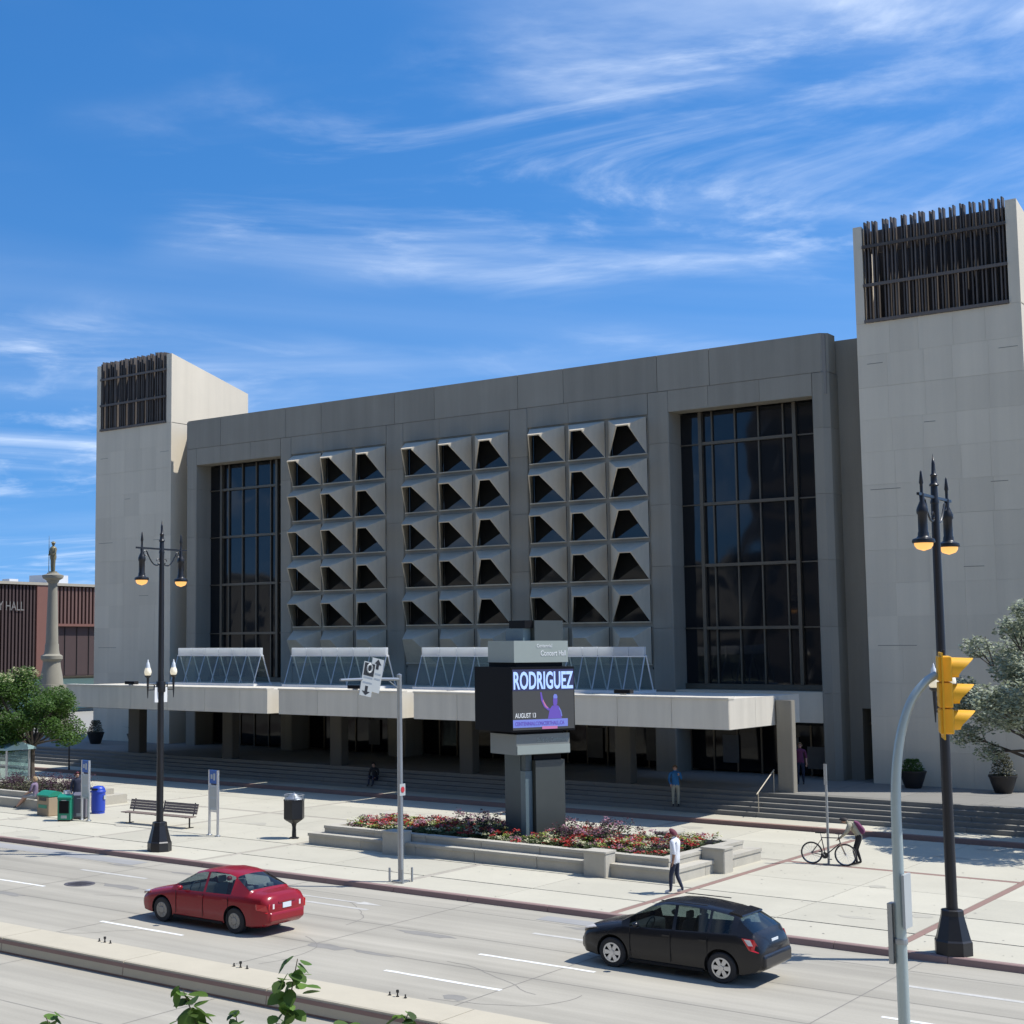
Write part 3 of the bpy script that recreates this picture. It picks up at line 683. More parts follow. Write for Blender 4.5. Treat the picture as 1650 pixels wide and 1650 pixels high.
# ------------------------------------------------------------------ flower bed
mat('planter_stone', (0.42, 0.39, 0.32), 0.9, var=0.12, vscale=1.5, fine=0.08, fscale=12, streak=0.15, stscale=(1,1,.3), objvar=0.06, bump=0.25, bscale=25)
mat('soil', (0.05, 0.035, 0.028), 0.95, var=0.2, vscale=4)
bed = thing('flower_bed', 'long stepped stone flower bed round the sign pylon', 'flower bed', (-26.8, 43, ZS))
PB = Vector((-26.8, 43, ZS))
FBP = [(-33.9,40.1), (-19.75,40.1), (-19.62,46.1), (-33.9,44.3)]
def inset(pl, d):
    out = []; n = len(pl)
    for i in range(n):
        p0, p1, p2 = Vector(pl[i-1]), Vector(pl[i]), Vector(pl[(i+1) % n])
        e1 = (p1-p0).normalized(); e2 = (p2-p1).normalized(); n1 = Vector((-e1.y, e1.x)); n2 = Vector((-e2.y, e2.x))
        b = (n1+n2); b = b/ max(.2, b.dot(n1)); out.append((p1.x+b.x*d, p1.y+b.y*d))
    return out
def bb(mb, name, m, **kw): mb.v = [(x-PB.x, y-PB.y, z-PB.z) for x, y, z in mb.v]; return mb.build(name, M[m], bed, **kw)
def wall_ring(d0, d1, z0, z1, ln, name):
    o, i = inset(FBP, d0), inset(FBP, d1)
    for k in range(4):
        a0, a1, b0, b1 = Vector(o[k]), Vector(o[(k+1)%4]), Vector(i[k]), Vector(i[(k+1)%4]); n = max(1, round((a1-a0).length/ln))
        for j in range(n):
            s0, s1 = j/n+.004/n, (j+1)/n-.004/n
            q = [a0.lerp(a1,s0), a0.lerp(a1,s1), b0.lerp(b1,s1), b0.lerp(b1,s0)]
            bb(MB().prism([(p.x,p.y) for p in q], z0, z1+rng.uniform(-.004,.004)), name, 'planter_stone')
wall_ring(0, .42, ZS-.02, .44, 2.35, 'wall_stone'); wall_ring(-.03, .40, .445, .55, 2.35, 'coping_stone')
wall_ring(.40, .72, .40, .70, 2.35, 'wall_stone'); wall_ring(.38, .74, .705, .80, 2.35, 'coping_stone')
for x, y in ((-30.0,40.12), (-22.25,40.12), (-19.72,43.0), (-33.2,44.2), (-29.3,44.85), (-22.6,45.6)):
    bb(MB().cbox((x,y,ZS-.01), .76, .66, .72, 0, 0, .03), 'corner_block', 'planter_stone')
    bb(MB().cbox((x,y,ZS+.71), .81, .71, .06, 0, 0, .03), 'block_cap', 'planter_stone')
bb(MB().prism(inset(FBP, .5), .3, .66), 'soil', 'soil')
def leaf_cloud(name, pts, size, m, parent, flat=.3, seed=0, off=(0,0,0)):
    """many small folded leaf faces round given points"""
    r = random.Random(seed); mb = MB()
    for (x, y, z) in pts:
        a = r.uniform(0, 2*PI); t = r.uniform(-1.1, 1.1)*(1-flat); s_ = size*r.uniform(.6, 1.35)
        u = Vector((math.cos(a), math.sin(a), math.sin(t)*.8)).normalized(); w = u.cross(Vector((r.uniform(-.6,.6), r.uniform(-.6,.6), 1))).normalized()
        c = Vector((x-off[0], y-off[1], z-off[2])); nrm = u.cross(w)*s_*.18
        mb.add([c-u*s_*.5, c+w*s_*.33+nrm, c+u*s_*.5, c-w*s_*.33+nrm], [(0,1,2),(0,2,3)])
    me = bpy.data.meshes.new(name); me.from_pydata(mb.v, [], mb.f); me.materials.append(M[m]); return link(name, me, parent)
def leafmat(name, c, var=.25, tl=.35, rough=.6):
    m = bpy.data.materials.new(name); m.use_nodes = True; t = m.node_tree; b = t.nodes['Principled BSDF']; b.inputs['Roughness'].default_value = rough
    g = t.nodes.new('ShaderNodeNewGeometry'); ml = t.nodes.new('ShaderNodeMath'); ml.operation = 'MULTIPLY_ADD'
    ml.inputs[1].default_value = var*2; ml.inputs[2].default_value = 1-var; t.links.new(g.outputs['Random Per Island'], ml.inputs[0])
    vm = t.nodes.new('ShaderNodeVectorMath'); vm.operation = 'SCALE'; vm.inputs[0].default_value = c; t.links.new(ml.outputs[0], vm.inputs['Scale']); t.links.new(vm.outputs[0], b.inputs['Base Color'])
    tr = t.nodes.new('ShaderNodeBsdfTranslucent'); t.links.new(vm.outputs[0], tr.inputs[0]); mx_ = t.nodes.new('ShaderNodeMixShader'); mx_.inputs[0].default_value = tl
    o = t.nodes['Material Output']; t.links.new(b.outputs[0], mx_.inputs[1]); t.links.new(tr.outputs[0], mx_.inputs[2]); t.links.new(mx_.outputs[0], o.inputs[0]); M[name] = m; return m
leafmat('bed_leaf', (0.07, 0.10, 0.03), .4); leafmat('petal_red', (0.42, 0.026, 0.022), .45, .25); leafmat('petal_cream', (0.62, 0.60, 0.36), .2, .25)
leafmat('leaf_purple', (0.07, 0.03, 0.045), .4); leafmat('petal_pink', (0.42, 0.20, 0.26), .3, .25); leafmat('leaf_lime', (0.30, 0.36, 0.06), .3)
bi_ = inset(FBP, .85); rb = random.Random(5)
def bed_pt():
    while True:
        x = rb.uniform(-33, -20.6); y = rb.uniform(40.9, 45.6)
        if y < 44.0+(x+33.9)*.115-.45 and not (abs(x+26.45) < .95 and abs(y-43.1) < 1.05): return x, y
G = {k: [] for k in ('bed_leaf', 'petal_red', 'petal_cream', 'leaf_purple', 'petal_pink', 'leaf_lime')}
for k in range(620):
    x, y = bed_pt(); h = rb.uniform(.18, .42); front = y < 41.6
    kind = rb.random()
    near_sign = abs(x+26.5) < 3.4
    sel = 'petal_red' if kind < .42 else 'petal_cream' if kind < .56 else 'leaf_lime' if kind < .76 else 'leaf_purple' if kind < .88 else 'petal_pink'
    if near_sign and y > 42 and rb.random() < .4: sel = 'leaf_purple' if rb.random() < .6 else 'petal_pink'; h *= 1.9
    if front and rb.random() < .5: sel = 'petal_cream' if rb.random() < .35 else 'bed_leaf'; h *= .7
    rad = rb.uniform(.13, .24)
    for q in range(26):
        a = rb.uniform(0, 2*PI); rr = rad*math.sqrt(rb.random()); G['bed_leaf'].append((x+rr*math.cos(a), y+rr*math.sin(a), .66+h*rb.random()*.9))
    for q in range(22):
        a = rb.uniform(0, 2*PI); rr = rad*math.sqrt(rb.random()); G[sel].append((x+rr*math.cos(a), y+rr*math.sin(a), .66+h*(.75+.4*rb.random()*(1-rr/rad*.5))))
LBL = {'bed_leaf': ('bedding_leaves', 'low green bedding leaves in the stone flower bed'), 'petal_red': ('red_flowers', 'clumps of small red flowers in the stone flower bed'),
       'petal_cream': ('cream_flowers', 'clumps of small cream flowers in the stone flower bed'), 'leaf_purple': ('dark_bedding_plants', 'dark purple-leaved bedding plants in the stone flower bed'),
       'petal_pink': ('pink_flowers', 'pale pink flowers beside the sign pylon in the bed'), 'leaf_lime': ('lime_bedding_leaves', 'yellow-green bedding leaves in the stone flower bed')}
for k, pts in G.items():
    o = leaf_cloud(LBL[k][0], pts, .085 if 'petal' in k else .10, k, None, .3, 3)
    tag(o, LBL[k][1], 'flowers' if 'flower' in LBL[k][0] else 'plants', None, 'stuff')

# ------------------------------------------------------------------ street lamps
mat('lamp_amber', (0.5, 0.25, 0.08), 0.4, emit=(1.0, 0.50, 0.14), estr=0.95)
mat('lamp_warm', (0.6, 0.58, 0.5), 0.4, emit=(1.0, 0.86, 0.58), estr=0.42)
mat('frosted', (0.62, 0.65, 0.66), 0.3, var=.05, vscale=8)
def street_lamp(loc, label):
    t = thing('street_lamp', label, 'lamp post', loc, 0, 'black twin street lamps along the kerb')
    I_ = M['black_iron']
    n = 8; prof = [(.42,0),(.42,.30),(.39,.34),(.26,.86),(.25,.98),(.21,1.0)]
    mb = MB().lathe(prof, (0,0,0), 8); mb.build('base', I_, t)
    MB().lathe([(.13,.98),(.125,1.15),(.115,4),(.10,8),(.088,10.3),(.10,10.31),(.10,10.36),(.085,10.4),(.075,10.75)], (0,0,0), 14).build('pole', I_, t, True)
    MB().lathe([(.10,10.72),(.115,10.75),(.075,10.8),(.07,10.95),(.085,10.98),(.05,11.02),(.04,11.25),(.0,11.5)], (0,0,0), 10).build('finial', I_, t, True)
    arm = MB().box(-.03, .03, -1.22, 1.22, 10.42, 10.48).build('arm', I_, t)
    for s_ in (-1, 1):
        pts = []
        for k in range(15):
            u = k/14; pts.append((0, s_*(.1+.62*u), 9.92+.42*u*u+.10*math.sin(u*PI)*-1))
        mb = MB().tube(pts, .024, 6)
        cy, cz = s_*.78, 10.28
        mb.tube([(0, cy+s_*.085*math.cos(a), cz+.085*math.sin(a)) for a in [2*PI*k/10 for k in range(11)]], .018, 5)
        mb.tube([(0, s_*.16+.08*math.cos(a)*s_, 10.02+.08*math.sin(a)) for a in [2*PI*k/10 for k in range(9)]], .018, 5)
        mb.build('scroll', I_, t, True)
        y = s_*.95
        lu = MB().lathe([(0,11.02),(.02,10.98),(.05,10.72),(.035,10.68),(.035,10.5),(.06,10.45),(.05,10.3),(.10,10.18),(.13,10.10),(.13,10.02),(.105,9.98),(.105,9.6),(.12,9.56),(.12,9.5),(.145,9.46),(.24,9.42),(.255,9.36),(.24,9.33)], (0,y,0), 14).build('luminaire', I_, t, True)
        MB().lathe([(.21,9.35),(.20,9.27),(.15,9.2),(.0,9.15)], (0,y,0), 14).build('lamp_bowl', M['lamp_amber'], lu, True)
        # lower globe lights
        y = s_*.62
        br = MB().tube([(0,y,5.25),(0,y,5.62),(0,y,5.98)], [.012,.035,.05], 8); br.box(-.015,.015,min(0,y),max(0,y),5.70,5.73); br.box(-.015,.015,min(0,y),max(0,y),5.52,5.55)
        br.box(-.012,.012,y*.5-.02,y*.5+.02,5.53,5.72)
        br.lathe([(.05,5.95),(.11,6.0),(.11,6.03),(.06,6.04)], (0,y,0), 10)
        b_ = br.build('globe_bracket', I_, t)
        MB().lathe([(.07,6.03),(.11,6.07),(.128,6.15),(.115,6.23),(.085,6.30)], (0,y,0), 14).build('globe', M['lamp_warm'], b_, True)
        MB().lathe([(.09,6.30),(.07,6.38),(.055,6.47),(.03,6.5),(.02,6.56),(.0,6.6)], (0,y,0), 10).build('globe_cap', M['frosted'], b_, True)
    MB().box(-.02, .02, -.30, -.14, 5.1, 5.62).box(-.02, .02, .14, .30, 5.1, 5.62).build('banner_plate', M['white_paint'], t)
    MB().lathe([(.16,5.45),(.17,5.5),(.17,5.78),(.16,5.82)], (0,0,0), 12).build('collar', I_, t, True)
    return t
l1 = street_lamp((-36.91, 35.67, ZS), 'black twin street lamp beside the slatted bench')
l2 = copy_tree(l1); l2.location = (-10.39, 35.05, ZS); l2['label'] = 'black twin street lamp behind the yellow traffic signal'

# ------------------------------------------------------------------ lane sign pole
sp = thing('lane_sign_pole', 'grey metal pole with an arm carrying two lane signs', 'sign pole', (-26.37, 35.46, ZS))
MB().lathe([(.10,0),(.10,.05),(.085,.06),(.085,3.0),(.075,6.1),(.08,6.12),(.08,6.16),(.0,6.2)], (0,0,0), 12).build('pole', M['galvanised'], sp, True)
MB().tube([(0,.06,6.02),(0,-1.4,6.06),(0,-2.85,6.06)], [.05,.045,.035], 8).build('arm', M['galvanised'], sp, True)
MB().tube([(0,0,5.72),(0,-.5,5.98)], .02, 6).build('brace', M['galvanised'], sp)
mat('sign_white', (0.40, 0.42, 0.41), 0.5, var=.05, vscale=4); mat('sign_red', (0.45, 0.03, 0.04), 0.5)
def lane_sign(y, tilt, dark):
    s_ = MB().box(-.012, .012, -.22, .22, -.50, .50).build('sign_panel', M['sign_white'], sp); s_.location = (.07, y, 6.06 if dark else 6.16); s_.rotation_euler = (tilt, 0, R(-14))
    if dark:
        MB().box(.013, .018, -.19, .19, .10, .47).build('symbol_box', M['black_plastic'], s_)
        mb = MB().tube([(.02, .09*math.cos(a), .32+.12*math.sin(a)) for a in [2*PI*k/12 for k in range(13)]], .03, 5); mb.build('symbol', M['sign_white'], s_)
        MB().extrude([(.013,-.05,-.2),(.013,.05,-.2),(.013,.05,-.36),(.013,.15,-.36),(.013,0,-.47),(.013,-.15,-.36),(.013,-.05,-.36)], (.005,0,0)).build('arrow', M['black_plastic'], s_)
    else:
        MB().extrude([(.013,-.05,.0+.18),(.013,.05,.18),(.013,.05,.32),(.013,.14,.32),(.013,0,.48),(.013,-.14,.32),(.013,-.05,.32)], (.005,0,0)).build('arrow', M['black_plastic'], s_)
    for dz in (-.1, 0.05): MB().box(.013, .016, -.17, .17, dz-.03, dz+.015).build('print_line', M['galvanised'], s_)
lane_sign(-1.66, R(-12), True); lane_sign(-1.26, R(-12), False)
MB().box(.08, .09, -.14, .14, 2.55, 2.9).build('small_sign', M['sign_white'], sp)
MB().lathe([(.09,0),(.09,.006)], (.095, 0, 2.73), 14, axis='x').build('small_sign_disc', M['sign_red'], sp)
for dx, dy in ((.24,.24),(-.24,.24),(-.24,-.24),(.24,-.24)):
    MB().tube([(dx,dy,0),(dx,dy,.42)], .035, 6).build('guard_post', M['galvanised'], sp)
MB().cbox((0,0,0), .4, .4, .04).build('base_plate', M['galvanised'], sp)

# ------------------------------------------------------------------ bus stop markers
mat('bus_blue', (0.018, 0.10, 0.36), 0.45, var=.1, vscale=4); mat('bus_panel', (0.40, 0.44, 0.46), 0.4, var=.12, vscale=3)
def bus_marker(loc, label):
    t = thing('bus_stop_marker', label, 'bus stop', loc, R(-8), 'bus stop markers on the sidewalk')
    for s_ in (-1, 1):
        MB().cbox((s_*.25,0,0), .07, .07, 2.42).build('post', M['aluminium'], t); MB().lathe([(.12,0),(.12,.03),(.06,.05)], (s_*.25,0,0), 10).build('foot', M['galvanised'], t)
    MB().box(-.21, .21, -.04, .04, 1.93, 2.42).build('blue_panel', M['bus_blue'], t)
    MB().box(-.13, -.02, -.046, -.04, 2.1, 2.26).box(.03, .14, -.046, -.04, 2.05, 2.3).build('panel_print', M['bus_panel'], t)
    MB().box(-.21, .21, -.03, .03, .95, 1.86).build('timetable_panel', M['bus_panel'], t)
    MB().box(-.16, .16, -.036, -.03, 1.45, 1.78).box(-.16, .16, -.036, -.03, 1.05, 1.36).build('timetable', M['sign_white'], t)
    MB().box(-.22, .22, -.03, .03, .88, .93).build('crossbar', M['aluminium'], t)
    return t
b1 = bus_marker((-38.16, 39.65, ZS), 'blue-topped bus stop marker right of the bench')
b2 = copy_tree(b1); b2.location = (-45.7, 39.98, ZS); b2['label'] = 'blue-topped bus stop marker beside the green newspaper box'

# ------------------------------------------------------------------ bench
mat('bench_wood', (0.20, 0.155, 0.13), 0.7, var=.15, vscale=3, streak=.2, stscale=(.4,6,6), objvar=.1)
be = thing('bench', 'long slatted bench with two backrests beside the lamp post', 'bench', (-42.1, 40.7, ZS), R(3))
for k in range(4): MB().box(-1.82, 1.82, -.34+k*.115, -.24+k*.115, .42, .455).build('seat_slat', M['bench_wood'], be)
for s_, (a, b) in enumerate(((-1.8, -.06), (.06, 1.8))):
    for k in range(4):
        y0 = .14+k*.03; z0 = .52+k*.10
        MB().extrude([(a,y0,z0),(a,y0+.03,z0-.008),(a,y0+.055,z0+.08),(a,y0+.025,z0+.088)], (b-a,0,0)).build('back_slat', M['bench_wood'], be)
for x in (-1.6, 0, 1.6):
    MB().tube([(x,-.3,.42),(x,.15,.42),(x,.22,.60),(x,.30,.94)], .025, 6).tube([(x,-.05,.42),(x,-.05,.02)], .035, 6).build('leg', M['black_iron'], be)
    MB().box(x-.05, x+.05, -.25, .15, 0, .025).build('foot', M['black_iron'], be)

# ------------------------------------------------------------------ litter bin on a post
lbn = thing('litter_bin', 'black hexagonal litter bin on a post beside the flower bed', 'litter bin', (-35.31, 40.94, ZS))
MB().lathe([(.19,0),(.19,.04),(.09,.06),(.075,.42),(.10,.52),(.15,.58)], (0,0,0), 6).build('post', M['black_iron'], lbn)
MB().lathe([(.15,.56),(.38,.70),(.40,.74),(.40,1.36),(.41,1.38),(.41,1.42),(.34,1.42)], (0,0,0), 6).build('bin_body', M['black_iron'], lbn)
MB().lathe([(.36,1.40),(.36,1.44),(.33,1.47),(.18,1.53),(.15,1.58),(.06,1.62),(.0,1.68)], (0,0,0), 12).build('lid', M['galvanised'], lbn, True)
for k in range(6):
    a = 2*PI*k/6+.26; MB().tube([(.37*math.cos(a),.37*math.sin(a),1.40),(.37*math.cos(a),.37*math.sin(a),1.58)], .018, 5).build('railing_post', M['galvanised'], lbn)
MB().tube([(.37*math.cos(a),.37*math.sin(a),1.58) for a in [2*PI*k/18 for k in range(19)]], .014, 5).build('railing', M['galvanised'], lbn)

# ------------------------------------------------------------------ boxes and bins by the bus stop
mat('bin_tan', (0.34, 0.26, 0.17), 0.85, var=.12, vscale=4, fine=.1, fscale=40); mat('bin_green', (0.012, 0.23, 0.14), 0.45, var=.08, vscale=4)
mat('box_green', (0.008, 0.22, 0.13), 0.35, var=.08, vscale=4); mat('box_blue', (0.02, 0.06, 0.42), 0.4, var=.08, vscale=4); mat('box_grey', (0.13, 0.125, 0.15), 0.5, var=.08, vscale=4)
t = thing('waste_bin', 'square tan waste bin with a green lid', 'waste bin', (-48.3, 40.3, ZS), R(-5))
bevel(MB().box(-.42, .42, -.36, .36, 0, .78).build('bin_body', M['bin_tan'], t), .03); MB().extrude([(-.43,-.37,.80),(-.43,.37,.80),(-.43,.30,.95),(-.43,.05,1.02),(-.43,-.12,1.0),(-.43,-.37,.86)], (.86,0,0)).build('lid', M['bin_green'], t)
MB().box(-.25, .25, -.375, -.362, .62, .75).build('opening', M['black_plastic'], t); MB().box(-.3, .3, -.373, -.362, .32, .46).build('label_plate', M['bin_green'], t)
def news_box(name, loc, rz, m, label, lid):
    t = thing(name, label, 'newspaper box', loc, rz)
    bevel(MB().box(-.27, .27, -.24, .24, .06, .88).build('box_body', M[m], t), .02)
    MB().extrude([(-.28,-.25,.885),(-.28,.25,.885),(-.28,.25,1.0),(-.28,.12,1.06),(-.28,-.25,.96)], (.56,0,0)).build('hood', M[m], t)
    MB().box(-.20, .20, -.256, -.242, .32, .82).build('door', M[lid], t); MB().tube([(-.1,-.27,.84),(.1,-.27,.84)], .012, 6).build('handle', M['aluminium'], t)
    MB().box(-.25, .25, -.22, .22, 0, .06).build('plinth', M['black_plastic'], t); MB().box(-.12, .12, -.249, -.243, .12, .24).build('label_plate', M['sign_white'], t); return t
news_box('newspaper_box', (-46.25, 39.4, ZS), R(35), 'box_green', 'shiny green newspaper box in front of the bus stop marker', 'screen_black')
news_box('newspaper_box', (-46.35, 40.3, ZS), R(35), 'box_grey', 'dark grey newspaper box behind the green one', 'box_grey')
t = thing('mail_box', 'rounded blue collection box beside the bus stop marker', 'collection box', (-47.2, 42.0, ZS), R(20))
MB().lathe([(.28,.0),(.28,.1),(.30,.12),(.30,.86),(.32,.88),(.32,.94),(.29,.97)], (0,0,0), 14).build('box_body', M['box_blue'], t, True)
MB().lathe([(.29,.97),(.28,1.05),(.2,1.13),(.0,1.16)], (0,0,0), 14).build('lid', M['box_blue'], t, True)
MB().box(-.13, .13, -.33, -.29, .98, 1.06).build('slot', M['black_plastic'], t); MB().box(.31, .33, -.1, .1, .6, .76).build('label_plate', M['sign_white'], t); MB().box(-.36, -.29, -.05, .05, .86, .93).build('handle', M['box_blue'], t)

# ------------------------------------------------------------------ traffic signal
ts = thing('traffic_signal', 'yellow three-lamp traffic signal on a curved grey-green pole', 'traffic signal', (-7.54, 22.85, .36))
MB().lathe([(.11,0),(.11,.03),(.10,.05),(.088,1.0),(.08,3.98)], (0,0,0), 14).build('pole', M['pole_green_grey'], ts, True)
cp = [(0,0,3.93),(.005,0,4.48),(.045,0,5.03),(.14,0,5.53),(.30,0,5.96),(.52,0,6.24),(.70,0,6.36)]
dirx = Vector((.80, .60, 0))
def along(p): return (p[0]*dirx.x, p[0]*dirx.y, p[2])
cps = []
for i in range(len(cp)-1):
    for k in range(4):
        u = k/4; p0, p1, p2, p3 = [Vector(cp[max(0,min(len(cp)-1,j))]) for j in (i-1, i, i+1, i+2)]
        cps.append(along(.5*((2*p1)+(-p0+p2)*u+(2*p0-5*p1+4*p2-p3)*u*u+(-p0+3*p1-3*p2+p3)*u**3)))
cps.append(along(cp[-1]))
MB().tube(cps, [.08-.022*i/len(cps) for i in range(len(cps))], 12).build('pole_arm', M['pole_green_grey'], ts, True)
head = bpy.data.objects.new('signal_head', None); col.objects.link(head); head.parent = ts
hx = along((.92, 0, 0)); head.location = (hx[0], hx[1], 5.40); head.rotation_euler = (0, R(1.5), R(-68))
head.empty_display_size = .2
# local: lamps look along +y... housing 3 x 0.36 m, thin backboard
Y_ = M['signal_yellow']
MB().box(-.26, .26, -.155, -.135, -.02, 1.30).build('backboard', Y_, head)
for k in range(3):
    z = .06+.40*k
    bevel(MB().box(-.17, .17, -.20, .0, z, z+.385).build('lamp_housing', Y_, head), .02)
    MB().lathe([(.0,.0),(.14,.0),(.14,.012)], (0, .003, z+.2), 16, axis='y').build('lens', M['black_plastic'], head, True)
    # visor: open half tube, longer at the top
    mb = MB(); n = 14; a0 = R(-150)
    for j in range(n+1):
        an = R(-60)+R(300)*j/n; ca, sa = math.cos(an), math.sin(an)
        ln = .10+.22*max(0, (sa+.5)/1.5)
        mb.v += [(.165*ca, 0, z+.2+.165*sa), (.15*ca, ln, z+.2+.155*sa), (.142*ca, ln, z+.2+.147*sa), (.157*ca, 0, z+.2+.157*sa)]
    for j in range(n):
        o = j*4
        for q in range(3): mb.f.append((o+q, o+q+1, o+4+q+1, o+4+q)); mb.m.append(1 if q == 2 else 0)
    mb.build('visor', [Y_, M['black_plastic']], head, True)
MB().tube([(0,-.1,1.26),(0,-.1,1.34)], .03, 8).build('cap', M['black_iron'], head)
ctl = MB().box(-.16, -.09, -.10, .10, 2.0, 2.9).build('control_box', M['galvanised'], ts)
MB().box(.09, .13, -.16, .16, 2.55, 3.35).build('route_sign', M['sign_white'], ts); MB().lathe([(.098,2.3),(.10,2.32),(.10,2.36),(.098,2.38)], (0,0,0), 14).build('band', M['galvanised'], ts)
mat('sign_post_steel', (0.38, 0.39, 0.38), 0.5, metal=.5, var=.1, vscale=3)
t = thing('steel_post', 'thin grey steel post the bicycle leans against', 'post', (-17.62, 46.75, ZS))
MB().cbox((0,0,0), .06, .06, 3.15).build('post', M['sign_post_steel'], t); MB().box(-.05, .05, -.05, -.032, 2.5, 3.17).build('sign_plate', M['sign_post_steel'], t)
# handrails on the steps
mat('rail_wood', (0.42, 0.36, 0.26), 0.5)
for x in (-23.95,):
    t = thing('handrail', 'slim handrail sloping down the steps beside the last column', 'handrail', (x, 57.5, ZL))
    MB().tube([(0,.35,1.75),(0,-1.35,.95),(0,-1.45,.9)], .025, 6).build('rail', M['rail_wood'], t)
    for y, z0, z1 in ((.3,.85,1.72), (-1.3,.02,.97)): MB().tube([(0,y,z0),(0,y,z1)], .022, 6).build('baluster', M['rail_wood'], t)
# floodlights on the canopy
for x, y, d in ((-57.9, 53.75, 'leftmost black floodlight on the canopy edge'), (-42.6, 53.8, 'black floodlight on the canopy edge behind the lane signs'), (-28.9, 54.4, 'rightmost black floodlight on the canopy edge')):
    t = thing('floodlight', d, 'floodlight', (x, y, CZ1+.05))
    bevel(MB().box(-.38, .38, -.12, .2, .05, .22).build('housing', M['black_iron'], t), .02); MB().box(-.1, .1, -.08, .08, 0, .05).build('bracket', M['galvanised'], t)
    MB().box(-.34, .34, -.126, -.12, .07, .2).build('lens', M['screen_black'], t)
# ------------------------------------------------------------------ blocks added across the street: mirrored in the tall windows, bouncing light onto the hall
mat('far_brick', (0.11, 0.095, 0.08), 0.9, var=.1, vscale=.3); mat('far_glass', (0.03, 0.035, 0.04), 0.15); mat('far_stone', (0.36, 0.32, 0.25), 0.9, var=.1, vscale=.3)
def far_block(name, label, x0, x1, y0, y1, h, m, nx, nz):
    t = thing(name, label, 'building', ((x0+x1)/2, y1, 0)); o = Vector(t.location)
    MB().box(x0-o.x, x1-o.x, y0-o.y, 0, 0, h).build('wall', M[m], t); MB().box(x0-o.x-.3, x1-o.x+.3, y0-o.y, .3, h, h+.6).build('parapet', M[m], t)
    w = (x1-x0)/nx; hh = (h-4)/nz; me = MB().box(-w*.3, w*.3, -.05, .04, 0, hh*.55).mesh('window', M['far_glass'])
    for i in range(nx):
        for j in range(nz):
            q = link('window', me, t); q.location = (x0-o.x+w*(i+.5), .02, 3.2+hh*j)
    return t
far_block('added_tower', 'tall dark tower added to be mirrored in the right tall window', -62, -34, -45, -16, 44, 'far_brick', 7, 11)
far_block('added_block', 'long low stone block added to be mirrored low in the tall windows', -230, -64, -50, -18, 16, 'far_stone', 22, 4)

far_block('added_block', 'pale stone block added behind the viewer to bounce light onto the hall', -32, 70, -55, -20, 26, 'far_stone', 14, 6)
# ------------------------------------------------------------------ cars
def carpaint(name, c, rough=.25, flake=0.0):
    return mat(name, c, rough, metal=0.0, coat=0.15, spec=.35, var=.03, vscale=3)
carpaint('paint_red', (0.25, 0.010, 0.018)); carpaint('paint_black', (0.012, 0.012, 0.014))
mat('car_glass', (0.035, 0.042, 0.045), 0.03, spec=.8); mat('car_glass_dark', (0.022, 0.030, 0.032), 0.03, spec=.9); mat('car_glass_rear', (0.06, 0.09, 0.11), 0.03, spec=.9)
mat('car_glass_light', (0.17, 0.22, 0.24), 0.05, spec=.8); clear_glass('auto_glass', (0.62, 0.70, 0.70), (0.05, 0.06, 0.06)); clear_glass('auto_glass_dark', (0.42, 0.50, 0.50), (0.03, 0.035, 0.035)); mat('seat_grey', (0.16, 0.155, 0.15), .8); mat('seat_dark', (0.05, 0.05, 0.052), .8); mat('lamp_red', (0.55, 0.012, 0.02), 0.15, coat=.6); mat('lamp_clear', (0.72, 0.68, 0.66), 0.12, coat=.6); mat('alloy', (0.55, 0.56, 0.58), 0.3, metal=.8); mat('hubcap_dull', (0.30, 0.29, 0.27), 0.5, metal=.5)
mat('trim_black', (0.012, 0.012, 0.013), 0.5); mat('plate', (0.62, 0.66, 0.68), 0.4, var=.1, vscale=20); mat('under_black', (0.006, 0.006, 0.006), 0.9)
def lerp(a, b, t): return a+(b-a)*t
def interp(tab, x):
    if x <= tab[0][0]: return tab[0][1]
    for (x0, y0), (x1, y1) in zip(tab, tab[1:]):
        if x <= x1:
            t = (x-x0)/(x1-x0) if x1 > x0 else 0; return lerp(y0, y1, t)
    return tab[-1][1]
